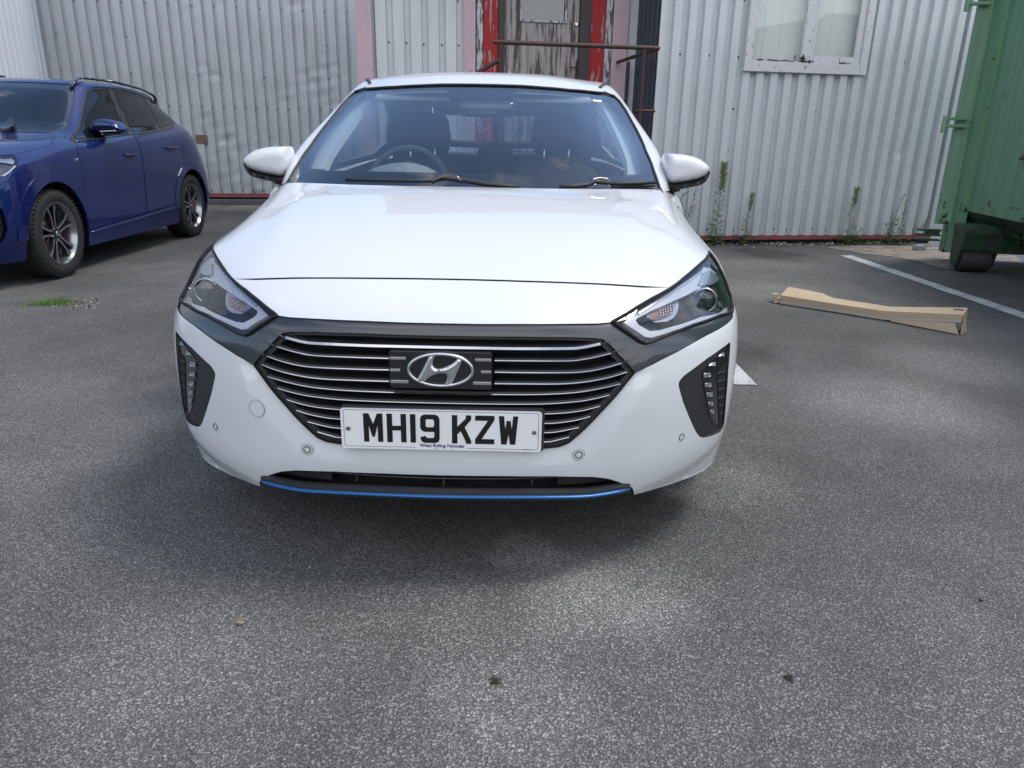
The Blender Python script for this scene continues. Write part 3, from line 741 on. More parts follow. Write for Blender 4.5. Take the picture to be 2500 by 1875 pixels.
# indicator
lampsheet('indicator', [[(580,1130),(560,1080),(700,1000),(860,905),(1060,850),(1065,930),(1040,1050),(980,1130),(880,1180),(700,1195)]], M_refl, -.034)
lampsheet('indicator_optic', [[(590,1110),(720,1010),(860,960),(1010,900),(1000,980),(960,1060),(880,1110),(720,1155),(620,1145)]], M_amber, -.030, skirt=.003)
for r_ in range(4):
    for c_ in range(6):
        x = 770+c_*40+r_*4; y = 985+r_*38-c_*10
        q = on_lamp([(x, y)], -.028)
        if r_ == 3 and c_ > 4: continue
        for s in (0, 1):
            sg = 1 if s == 0 else -1; p = (BODY.pt(q)-BODY.nrm(q)*.027)[0]*[sg, 1, 1]
            m = MB(); m.lathe([(-.002,.003),(-.0005,.0026),(.001,.0)], 8, 0, Matrix.Translation(p) @ Matrix.Rotation(math.pi/2, 4, 'X'), 'z'); m.build('indicator_stud', M_refl, HL[s], smooth=True)
# projector lens
for s in (0, 1):
    sg = 1 if s == 0 else -1
    q = on_lamp([(1430,820)], -.045); p = (BODY.pt(q)-BODY.nrm(q)*.045)[0]*[sg, 1, 1]; R_ = .033
    M_ = Matrix.Translation(p)
    m = MB(); m.lathe([(-.030,R_*1.02),(-.034,R_*1.10),(-.028,R_*1.18),(.02,R_*1.2)], 36, 0, M_, 'y'); m.build('projector_ring', M_chrome, HL[s], smooth=True)
    m = MB(); m.lathe([(-.020-.022*math.cos(t), R_*1.0*math.sin(t)) for t in np.linspace(0, math.pi/2, 10)], 32, 0, M_, 'y'); m.build('projector_lens', M_clear, HL[s], smooth=True)
    m = MB(); m.lathe([(-.010,.0),(-.010,R_)], 32, 0, M_, 'y'); m.lathe([(-.012,R_*.45),(-.015,R_*.5),(-.012,R_*.55)], 28, 1, M_, 'y'); m.build('projector_bowl', [M_void, M_refl], HL[s], smooth=True)
lampsheet('side_optic', [[(1700,520),(1760,600),(1800,690),(1750,730),(1690,640),(1670,560)]], M_refl, -.026, skirt=.004)
lampsheet('chrome_shelf', [[(1680,860),(1760,850),(1850,880),(1845,925),(1760,940),(1690,930)]], M_refl, -.034, skirt=.004)
# ------------------------------------------------------------------ white car: cabin, pillars, roof
_rings = [
 [(0,1.02,.950),(.25,1.05,.952),(.5,1.13,.955),(.70,1.235,.955),(.80,1.36,.945),(.845,1.65,.950),(.85,2.2,.962),(.83,2.9,.985),(.78,3.4,1.01),(.70,3.75,1.03),(.42,4.0,1.03),(0,4.08,1.02)],
 [(0,1.30,1.10),(.25,1.32,1.10),(.5,1.39,1.09),(.70,1.50,1.063),(.778,1.60,1.075),(.80,1.85,1.09),(.80,2.3,1.11),(.785,2.9,1.12),(.74,3.4,1.12),(.66,3.72,1.12),(.40,3.92,1.10),(0,3.98,1.09)],
 [(0,1.62,1.245),(.25,1.64,1.243),(.48,1.71,1.235),(.665,1.83,1.195),(.728,1.91,1.205),(.745,2.1,1.22),(.745,2.45,1.24),(.73,2.9,1.25),(.68,3.3,1.23),(.60,3.55,1.21),(.36,3.68,1.20),(0,3.74,1.20)],
 [(0,1.93,1.375),(.25,1.95,1.373),(.44,2.01,1.366),(.598,2.11,1.350),(.650,2.19,1.345),(.67,2.32,1.355),(.67,2.6,1.365),(.65,2.95,1.36),(.60,3.2,1.34),(.52,3.3,1.335),(.31,3.38,1.335),(0,3.42,1.34)],
 [(0,2.10,1.428),(.25,2.12,1.424),(.42,2.17,1.413),(.54,2.24,1.402),(.585,2.32,1.405),(.60,2.45,1.415),(.60,2.65,1.42),(.58,2.95,1.41),(.52,3.1,1.39),(.44,3.18,1.38),(.26,3.24,1.385),(0,3.28,1.39)],
 [(0,2.40,1.452),(.22,2.41,1.449),(.34,2.43,1.443),(.42,2.46,1.438),(.45,2.5,1.437),(.46,2.56,1.437),(.46,2.66,1.436),(.43,2.8,1.430),(.38,2.86,1.427),(.32,2.9,1.425),(.18,2.9,1.43),(0,2.9,1.432)],
 [(0,2.62,1.458)]+[(.02+.012*i,2.62+.01*i,1.457) for i in range(9)]+[(.05,2.76,1.455),(0,2.78,1.455)],
]
for r_ in range(7):
    for c_ in range(12):
        x, y, z = _rings[r_][c_]
        if 1 <= r_ <= 4 and 4 <= c_ <= 9: x += .019
        if r_ >= 4: z += .014
        if r_ == 3 and c_ > 3: z += .008
        _rings[r_][c_] = (x, y, z)
TOP = Surf(_rings)
T_ = lambda pts, off=0.0, side=1: TOP.pick(pts, umax=5.5, off=off, side=side)
gedge = T_([(1611.3,459),(1597,417),(1578,370),(1557,321),(1541,292),(1528.7,269.6),(1511.6,245.4),(1500,235)])
gtop = T_([(1477,226.7),(1430,222.6),(1390,219.5),(1330,214),(1276,210)])
bot = [(0,.0),(1,.0),(2,.0),(gedge[0][0],.0)]
half = bot + [tuple(a) for a in gedge] + [tuple(a) for a in gtop] + [(0, gtop[-1][1]-.01)]
WS = panel('windscreen', TOP, [mirror_poly(clean(half))], M_glass, CAR, off=-.003, skirt=0)
clr = T_(rw((1000,975),(1300,978),(1450,985),(1500,980),(1530,955),(1530,900),(1500,800),(1400,550),(1290,360),(1255,325),(1200,312)), off=-.008)
frv = clr[-1][1]
half2 = [(0, clr[0][1]+.02)] + [tuple(a) for a in clr] + [(1.3, frv+.02), (.62, frv+.02), (.58, frv-.38), (.3, frv-.42), (0, frv-.42)]
half3 = [(0,.0),(1,.0),(2,.0),(gedge[0][0]+.02,.0)] + [tuple(a) for a in gedge] + [tuple(a) for a in gtop] + [(0, gtop[-1][1]-.01)]
panel('frit_border', TOP, [mirror_poly(clean(half3)), mirror_poly(clean(half2))], plain('frit_black', (.003,.003,.004), .6, spec=.1), WS, off=-.009, skirt=0)
# black trim above the glass
ln = densify(np.concatenate([[(0, gtop[-1][1])], gtop[::-1], gedge[::-1][:1]]), .2, False)
full = np.concatenate([(ln*[-1, 1])[::-1], ln[1:]])
m = MB(); m.tube(TOP.pt(full)+TOP.nrm(full)*.001, .0065, 6, flat=.8); m.build('glass_trim', M_plast, WS, smooth=True)
for s in (1, -1):
    q = densify(gedge, .15, False); m = MB(); m.tube((TOP.pt(q)+TOP.nrm(q)*.0)*[s, 1, 1], .0045, 6); m.build('glass_trim', M_plast, WS, smooth=True)
# roof
half = [(0, gtop[-1][1]+.05)] + [(a[0], a[1]+.05) for a in gtop[::-1]] + [(3.15,3.55),(3.5,3.75),(5,3.9),(6,3.92),(9,3.9),(11,3.5),(11,6.0),(5,6),(0,6.0)]
panel('roof', TOP, [mirror_poly(half)], M_white, CAR, skirt=.006, step=.3)
for s in (1, -1):
    q = densify([(3.0,3.45),(3.32,3.7),(3.7,3.84),(5,3.95),(6,3.97),(8.5,3.95)], .15, False)
    m = MB(); m.tube((TOP.pt(q)+TOP.nrm(q)*.001)*[s, 1, 1], .009, 6, flat=.6); m.build('roof_moulding', M_plast, CAR, smooth=True)
# pillars and window frames
fr = [tuple(a) for a in gedge] + [(2.95,3.42),(3.35,3.72),(3.7,3.86),(5,3.98),(6,4.0),(9,3.95),(9.55,3.6),(9.7,2.6),(9.75,.0),(6,.0),(4,.0),(gedge[0][0]+.01,.0)]
win1 = [(4.55,.28),(5.2,.22),(6.12,.22),(6.10,2.9),(5.4,2.95),(4.95,2.8),(4.62,1.7)]
win2 = [(6.40,.22),(7.6,.28),(8.3,.9),(7.9,2.3),(7.3,2.85),(6.36,2.9)]
PF = panel('side_frame', TOP, [clean(fr), np.array(win1), np.array(win2)], M_white, CAR, skirt=.02, both=True, step=.25)
for wn_ in (win1, win2):
    g_ = panel('side_window', TOP, [np.array(wn_)], M_side, None, off=-.012, skirt=0, both=True, step=.3)
    for a, b in zip(g_, PF): a.parent = b
TG = panel('tailgate', TOP, [np.array([(9.78,0),(11,0),(11,3.48),(9.6,3.55),(9.73,2.6)]), np.array([(10.05,.25),(10.95,.25),(10.95,1.0),(10.05,1.0)]), np.array([(10.02,1.35),(10.95,1.35),(10.95,2.75),(9.98,2.7)])], M_plast, CAR, both=True, skirt=.02)
for q in ([(10.0,1.3),(11,1.3),(11,2.8),(9.95,2.75)], [(10.0,.2),(11,.2),(11,1.05),(10.0,1.05)]):
    g_ = panel('rear_window', TOP, [np.array(q)], M_side, None, off=-.008, skirt=0, both=True, step=.3)
    for a, b in zip(g_, TG): a.parent = b
# pale inner pillar trims and headliner
panel('pillar_trim', TOP, [clean([tuple(a) for a in T_([(1568,426),(1559,378),(1543,338),(1530,306),(1500,256),(1472,236),(1440,238),(1474,268),(1496,310),(1514,350),(1530,395),(1532,426)], off=-.05)])], M_pale, CAR, off=-.05, skirt=.03, both=True)
hl = [(0,3.0),(2.6,3.0),(3.2,3.2),(5,3.3),(9,3.3),(11,3.0),(11,6),(5,6),(0,6)]
panel('headlining', TOP, [mirror_poly(hl)], M_pale, CAR, off=-.035, skirt=0, step=.5)
# ---- lower sides and tail
def row(z, x): return [(x,1.05,z),(x,1.25,z),(x,1.45,z),(x,2.0,z),(x,2.8,z),(x,3.4,z),(x-.03,3.95,z),(x-.16,4.25,z),(x-.5,4.36,z),(0,4.4,z)]
SIDE = Surf([row(.17,.885), row(.35,.91), row(.55,.912), row(.75,.908), [(.882,1.05,.88),(.882,1.25,.88),(.882,1.45,.88),(.882,2.0,.89),(.88,2.8,.90),(.86,3.4,.93),(.81,3.9,.95),(.70,4.1,.96),(.4,4.2,.96),(0,4.24,.96)], [(.85,1.05,.93),(.85,1.25,.93),(.852,1.45,.93),(.853,2.0,.945),(.85,2.8,.965),(.82,3.4,1.0),(.72,3.8,1.02),(.60,3.95,1.03),(.35,4.02,1.03),(0,4.08,1.02)]])
SIDE.nu = SIDE.nu
def arc(S, cy, cz, r, n=24):
    out = []
    for k in range(n+1):
        a = math.pi*k/n; Y = cy-r*math.cos(a); Z = cz+r*math.sin(a); q = np.array([5.0, 1.5])
        for _ in range(30):
            f = lambda q: S.pt(q)[0][1:]-np.array([Y, Z]); rr = f(q)
            J = np.stack([(f(q+[1e-4, 0])-rr)/1e-4, (f(q+[0, 1e-4])-rr)/1e-4], 1)
            q = q-np.clip(np.linalg.lstsq(J, rr, rcond=None)[0], -.4, .4); q = np.clip(q, [2, 0], [8.5, 5])
        out.append(tuple(q))
    return out
ra = arc(SIDE, 3.585, .318, .355)
uv_y = lambda Y: float(np.interp(Y, SIDE.pt(np.stack([np.linspace(1.5,6,60), np.full(60,2.5)],1))[:,1], np.linspace(1.5,6,60)))
y1, y2, y3 = uv_y(1.37), uv_y(2.42), uv_y(3.35)
panel('front_door', SIDE, [np.array([(y1,.35),(y2-.01,.35),(y2-.01,5),(y1,5)])], M_white, CAR, both=True, skirt=.02, step=.3)
cut = [a for a in ra]
panel('rear_door', SIDE, [np.array([(y2+.01,.35),(cut[0][0]-.12,.35),(cut[0][0]-.1,1.5),(cut[5][0]-.1,2.4),(y3,3.2),(y3,5),(y2+.01,5)])], M_white, CAR, both=True, skirt=.02, step=.3)
panel('rear_quarter', SIDE, [clean([(cut[0][0]-.10,0),(cut[0][0],0)]+cut+[(cut[-1][0],0),(9,0),(9,5),(y3+.02,5),(y3+.02,3.2),(cut[5][0]-.08,2.4),(cut[0][0]-.08,1.5)])], M_white, CAR, both=True, skirt=.02, step=.3)
panel('sill', SIDE, [np.array([(y1,0),(cut[0][0]-.13,0),(cut[0][0]-.13,.34),(y1,.34)])], M_plast, CAR, both=True, skirt=.02, step=.3)
m = MB(); m.box((0, 2.3, .20), (1.60, 3.9, .06)); m.build('underbody', M_void, CAR)
# ---- cabin
CB = MB()
V = []; xs = np.linspace(-.78, .78, 25)
prof = lambda x: [(1.06+.30*x*x, .925-.03*x*x), (1.30+.2*x*x, .945-.03*x*x), (1.50+.1*x*x, .955-.04*x*x), (1.66, .930-.05*x*x), (1.72, .80), (1.60, .5)]
for x in xs: V += [(x, y, z) for y, z in prof(x)]
k = 6; F = [(i*k+j, (i+1)*k+j, (i+1)*k+j+1, i*k+j+1) for i in range(24) for j in range(k-1)]
DSH = mk('dashboard', V, F, M_dash, CAR, auto=40)
inflate('instrument_hood', [(.15*math.cos(a)*1.25, .105*math.sin(a)) for a in np.linspace(0, math.pi, 18)], lambda a, b, d: (a-.335, 1.56-d, .925+b), .10, .10, M_grey, DSH, step=.02, back=.1)
sw = MB(); Ms = Matrix.Translation((-.335, 1.76, .925)) @ Matrix.Rotation(math.radians(-24), 4, 'X')
sw.tube([(.180*math.cos(t), 0, .180*math.sin(t)) for t in np.linspace(0, 2*math.pi, 40, endpoint=False)], .0155, 8, closed=True, M=Ms, up=(0, 1, 0))
sw.box((0, 0, 0), (.15, .05, .11), bev=.02, M=Ms); sw.box((.1, 0, 0), (.14, .02, .035), M=Ms); sw.box((-.1, 0, 0), (.14, .02, .035), M=Ms); sw.box((0, 0, -.1), (.05, .02, .14), M=Ms)
sw.build('steering_wheel', M_plast2, CAR, auto=40)
def seat(x, y, z0=.37, name='front_seat', hz=1.18, hw=.125, w_=.25):
    o = inflate(name, [(w_*.92*math.cos(a)*1.0 if abs(math.cos(a)) < .999 else w_*.92*math.cos(a), .3+.30*math.sin(a)) for a in []] or smooth_line([(-w_,.0),(-w_*1.02,.35),(-w_*.95,.55),(-w_*.7,.64),(0,.66),(w_*.7,.64),(w_*.95,.55),(w_*1.02,.35),(w_,0)], 3, True),
                lambda a, b, d: (x+a, y+.28*(b)-d, z0+b), .06, .09, M_interior, CAR, step=.05, back=.06)
    h = inflate('headrest', smooth_line([(-hw,-.07),(-hw*1.02,.02),(-hw*.85,.085),(0,.10),(hw*.85,.085),(hw*1.02,.02),(hw,-.07),(0,-.085)], 3, True), lambda a, b, d: (x+a, y+.2-d, hz+b), .05, .06, M_interior, o, step=.03, back=.05)
    m = MB()
    for s in (-1, 1): m.tube([(x+s*.065, y+.19, hz-.20), (x+s*.065, y+.19, hz-.04)], .006, 8)
    m.build('headrest_post', M_satin, o, smooth=True)
    return o
seat(-.335, 2.12, hz=1.165, hw=.135); seat(.375, 2.12, hz=1.175, hw=.125)
RS = MB(); RS.box((0, 3.12, .74), (1.36, .16, .60), bev=.05); RS.box((0, 2.85, .48), (1.36, .5, .16), bev=.05); rs = RS.build('rear_seat', M_interior, CAR, auto=40)
for x in (-.42, .42): inflate('headrest', smooth_line([(-.13,-.03),(-.12,.06),(0,.085),(.12,.06),(.13,-.03)], 3, True), lambda a, b, d, x=x: (x+a, 3.08-d, 1.075+b), .05, .05, M_interior, rs, step=.03, back=.05)
inflate('headrest', smooth_line([(-.10,-.03),(-.095,.03),(-.07,.05),(0,.055),(.07,.05),(.095,.03),(.10,-.03)], 3, True), lambda a, b, d: (.02+a, 3.08-d, 1.065+b), .04, .04, M_interior, rs, step=.02, back=.05)
m = MB(); m.box((0, 3.6, .93), (1.3, .75, .03)); m.build('parcel_shelf', M_interior, CAR)
m = MB(); m.box((0, 2.6, .36), (1.6, 3.2, .04)); m.box((-.80, 2.3, .62), (.03, 2.2, .55)); m.box((.80, 2.3, .62), (.03, 2.2, .55)); m.build('cabin_floor', M_interior, CAR)
# camera bracket and rear-view mirror
CBK = MB(); gb_ = lambda px, py, Y: tuple(at_y(px, py, Y))
inflate('camera_bracket', [(-.16,.055),(.16,.055),(.155,-.01),(.075,-.02),(.06,-.055),(-.06,-.055),(-.075,-.02),(-.155,-.01)], lambda a, b, d: (a+.01, 1.845+b*1.8-d*.2, 1.290+b*.85), .02, .03, M_void, CAR, step=.03, back=.03)
inflate('rear_view_mirror', smooth_line([(-.12,-.028),(-.125,.02),(-.1,.032),(.1,.032),(.125,.02),(.12,-.028),(.09,-.036),(-.09,-.036)], 2, True), lambda a, b, d: (a+.03, 1.80-d, 1.268+b), .02, .03, M_gloss, CAR, step=.02, back=.01)
hrt = [(0,-.075),(-.028,-.03),(-.037,.01),(-.034,.035),(-.020,.044),(-.006,.038),(0,.028),(.006,.038),(.020,.044),(.034,.035),(.037,.01),(.028,-.03)]
ho = inflate('heart_pendant', smooth_line(hrt, 2, True), lambda a, b, d: (.004+a*.74, 1.78-d, 1.158+b*.80), .010, .02, plain('pendant_red', (.16,.012,.03), .4, coat=.5), CAR, step=.008, back=.006)
m = MB(); m.tube([(.006, 1.78, 1.18), (.012, 1.79, 1.24)], .0012, 5); m.build('cord', M_ink, ho)
for s in (1, -1):
    m = MB(); m.box((0, 0, 0), (.38, .15, .018), bev=.006, M=Matrix.Translation((s*.33, 2.075, 1.338)) @ Matrix.Rotation(math.radians(20), 4, 'X')); m.build('sun_visor', M_pale, CAR, auto=40)
# sticker on the glass
q = T_(rw((1112,326),(1188,333),(1192,349),(1118,344)), off=-.002); 
mk('glass_sticker', TOP.pt(q)-TOP.nrm(q)*.0015, [(0,1,2,3)], M_plate, WS)
# wipers and cowl
m = MB(); V = []; xs = np.linspace(-.76, .76, 31)
for x in xs: V += [(x, 1.0+.43*x*x-.005, .945), (x, 1.06+.43*x*x, .962)]
mk('scuttle', V, [(2*i, 2*i+1, 2*i+3, 2*i+2) for i in range(30)], M_plast, CAR, smooth=True)
def on_glass(pts, off, side=1): 
    q = np.array([TOP.pick([p], umax=5.5, off=off, side=(1 if p[0] > 1152 else -1))[0]*[1 if p[0] > 1152 else -1, 1] for p in pts]); return TOP.pt(q)+TOP.nrm(q)*off
w2 = lambda *q: [(560+.28029*a, 150+.28029*b) for a, b in q]
def wiper(blade, arm, hump, w0):
    o = MB(); X = on_glass(blade, .014); o.tube([tuple(x) for x in X], w0, 8, flat=1.0); W = o.build('wiper', M_plast, CAR, smooth=True)
    o = MB(); X = on_glass(arm, .022); o.tube([tuple(x) for x in X], [.006+.003*math.sin(math.pi*i/(len(X)-1)) for i in range(len(X))], 8); o.build('wiper_arm', M_plast, W, smooth=True)
    o = MB(); X = on_glass(hump, .022); o.tube([tuple(x) for x in X], [.006,.010,.011,.010,.006][:len(X)], 8, flat=1.3); o.build('wiper_joint', M_gloss, W, smooth=True)
wiper(w2((1015,1030),(1300,1035),(1550,1038),(1780,1040)), w2((1780,1045),(1850,1010),(2000,1030),(2200,1062))+rw((180,1050),(350,1066),(480,1078)), w2((1765,1050),(1820,1015),(1890,1003),(1960,1010),(2025,1045)), .0065)
wiper(rw((1275,1048),(1400,1045),(1530,1042),(1648,1036)), rw((830,1080),(950,1072),(1060,1060),(1120,1030),(1280,1048)), rw((1075,1058),(1120,1025),(1170,1018),(1230,1022),(1278,1050)), .0065)
m = MB(); X = on_glass(rw((1278,1072),(1640,1066)), .006); m.tube([tuple(x) for x in X], .006, 6); m.build('wiper_blade_rubber', M_rubber, CAR)
# ---- door mirrors
lm = lambda x, y, Y=1.45: at_y(580+.08439*x, 340+.08439*y, Y)
shell_px = [(128,610),(165,535),(300,410),(480,315),(740,245),(1000,214),(1230,208),(1320,214),(1365,262),(1400,350),(1428,500),(1432,620),(1415,760),(1385,900),(1330,1000),(1270,1050),(1190,1064),(1000,1038),(700,975),(500,922),(390,880),(280,820),(215,755),(185,690)]
base_px = [(118,690),(185,720),(215,770),(280,830),(390,890),(500,935),(700,985),(1000,1050),(1190,1078),(1300,1070),(1420,1150),(1300,1290),(1040,1255),(900,1215),(560,1140),(400,1090),(270,1010),(190,900),(130,780)]
mx_ = lambda pts: [(-lm(x, y)[0], lm(x, y)[2]) for x, y in pts]
for s, nm in ((1, 'r'), (-1, 'l')):
    sh = inflate('door_mirror', smooth_line(mx_(shell_px), 2, True), lambda a, b, d, s=s: (s*a, 1.465-d, b), .050, .040, M_white, CAR, step=.012, back=.10)
    inflate('mirror_base', smooth_line(mx_(base_px), 2, True), lambda a, b, d, s=s: (s*a, 1.470-d, b), .040, .030, M_plast, sh, step=.012, back=.10)
    m = MB(); tp = lm(135, 650); m.tube([(s*(-tp[0]-.006), 1.49, tp[2]+.004), (s*(-tp[0]-.008), 1.48, tp[2]-.006), (s*(-tp[0]-.015), 1.47, tp[2]-.014)], .004, 6); m.build('repeater', M_lamp, sh, smooth=True)
    m = MB(); m.tube([(s*.875, 1.50, .947), (s*.80, 1.50, .935)], [.012, .026], 8, flat=.8); m.build('mirror_stalk', M_plast2, sh, smooth=True)

# ------------------------------------------------------------------ wheels
def wheel(parent, pos, r, rr, wid, side, name='wheel', spokes=5, style='plain', caliper=None, steer=0):
    """side: +1 outer face looks towards local +x"""
    o = empty(name, pos, steer); o.parent = parent
    m = MB(); h = wid/2
    prof = [(-h*.92, rr+.004), (-h, rr+.03), (-h*1.02, (r+rr)/2), (-h*.93, r-.016), (-h*.80, r-.003)]
    for i in range(4):
        a = -h*.80+i*h*.40+.0; prof += [(a+h*.02, r), (a+h*.34, r)] + ([(a+h*.35, r-.007), (a+h*.39, r-.007)] if i < 3 else [])
    prof += [(h*.80, r-.003), (h*.93, r-.016), (h*1.02, (r+rr)/2), (h, rr+.03), (h*.92, rr+.004)]
    m.lathe(prof, 64)
    for k in range(56):   # shoulder blocks
        a = 2*math.pi*k/56; Mx = Matrix.Rotation(a, 4, 'X')
        for s in (-1, 1): m.box((s*h*.86, 0, r-.009), (.03, .009, .010), M=Mx)
    m.build('tyre', M_rubber, o, auto=35)
    m = MB(); m.lathe([(-side*h*.9, rr-.01), (-side*h*.5, rr-.035), (side*h*.6, rr-.03), (side*h*.86, rr-.012), (side*h*.92, rr+.006), (side*h*.97, rr+.006), (side*h*.955, rr-.006), (side*h*.80, rr-.016)], 64)
    rim = m.build('rim', plain('rim_grey', (.30, .31, .33), .25, .9), o, auto=30)
    m = MB(); m.lathe([(-side*.01, .05), (-side*.01, rr*.74), (-side*.035, rr*.74)], 48); m.build('brake_disc', plain('disc_steel', (.22, .22, .23), .35, .9), o, smooth=True)
    m = MB(); m.lathe([(-side*.05, .0), (-side*.05, rr-.02)], 32); m.build('wheel_back', M_void, o)
    msk = plain('spoke_dark', (.02, .021, .024), .35, .3, coat=.6); mss = plain('spoke_silver', (.36, .37, .39), .3, .8)
    X0 = side*h*.62; sm = MB()
    for k in range(spokes):
        a = 2*math.pi*k/spokes+math.radians(8); Mx = Matrix.Rotation(a, 4, 'X')
        for t in (-1, 1):
            mp = lambda u_, v_, d: (X0+side*(d+.018*(v_/rr)), u_, v_)
            P = [(t*.003, .035), (t*.027, .045), (t*.029, rr*.45), (t*.038, rr*.66), (t*.062, rr*.80), (t*.064, rr*.96), (t*.012, rr*.97), (t*.022, rr*.86), (t*.018, rr*.66), (t*.007, rr*.35)]
            sm.prism(P, 0, -.035, 0, Mx, mp); P2 = [(t*.012,.05),(t*.025,.052),(t*.0275,rr*.46),(t*.0365,rr*.67),(t*.058,rr*.81),(t*.060,rr*.94),(t*.040,rr*.95),(t*.036,rr*.84),(t*.024,rr*.68),(t*.013,rr*.40)]
            sm.prism(P2, .0015, .0005, 1, Mx, mp)
    sm.lathe([(X0-side*.03, .06), (X0+side*.004, .058), (X0+side*.010, .035), (X0+side*.002, .034)], 32, 0)
    for k in range(5):
        Mx = Matrix.Rotation(2*math.pi*(k+.5)/5, 4, 'X'); sm.lathe([(X0+side*.002, .009), (X0+side*.012, .007), (X0+side*.012, 0)], 8, 1, Mx @ Matrix.Translation((0, 0, .050)))
    sm.build('spokes', [msk, mss], rim, auto=35)
    m = MB(); m.lathe([(X0+side*.004, .034), (X0+side*.012, .032), (X0+side*.014, 0)], 24, 0)
    if caliper is None: m.build('hub_cap', M_gloss, o, smooth=True)
    else:
        for q_ in range(4): 
            Mx = Matrix.Rotation(q_*math.pi/2, 4, 'X'); V = [(X0+side*.0148, 0, 0)]+[(X0+side*.0148, .017*math.sin(t), .017*math.cos(t)) for t in np.linspace(0, math.pi/2, 6)]
            m.add(V, [(0, i, i+1) for i in range(1, 6)], 1+q_ % 2, Mx)
        m.tube([(X0+side*.0148, .0185*math.cos(t), .0185*math.sin(t)) for t in np.linspace(0, 2*math.pi, 24, endpoint=False)], .0012, 5, 1, closed=True, up=(1, 0, 0))
        m.build('hub_cap', [M_gloss, M_satin, plain('roundel_blue', (.02, .10, .32), .3, coat=1)], o, auto=40)
        a0, a1 = caliper; mm = MB(); k = 8; V = []
        for i in range(k+1):
            a = math.radians(a0+(a1-a0)*i/k)
            for (x_, r_) in ((side*.012, rr*.48), (side*.042, rr*.54), (side*.042, rr*.84), (-side*.03, rr*.88)): V.append((x_, r_*math.sin(a), r_*math.cos(a)))
        mm.add(V, [(i*4+j, (i+1)*4+j, (i+1)*4+j+1, i*4+j+1) for i in range(k) for j in range(3)]+[(0, 1, 2, 3), (k*4, k*4+1, k*4+2, k*4+3)]); mm.build('brake_caliper', plain('caliper_red', (.62,.012,.02), .35, coat=.6), o, auto=30)
    return o
for x, s in ((.79, 1), (-.79, -1)):
    wheel(CAR, (x, .885, .318), .318, .205, .205, s); wheel(CAR, (x, 3.585, .318), .318, .205, .205, s)
# wheel-arch liners
for x in (.70, -.70):
    for y in (.885, 3.585):
        m = MB(); V = []; 
        for a in np.linspace(-.2, math.pi+.2, 20):
            for xx in (x-.18 if x > 0 else x+.18, x+.06 if x > 0 else x-.06): V.append((xx, y-.37*math.cos(a), .318+.37*math.sin(a)))
        mk('arch_liner', V, [(2*i, 2*i+1, 2*i+3, 2*i+2) for i in range(19)], M_void, CAR, smooth=True)
m = MB(); m.box((0, .55, .24), (1.2, .8, .05)); m.box((0, .35, .42), (1.2, .02, .36)); m.build('front_undertray', M_void, CAR)
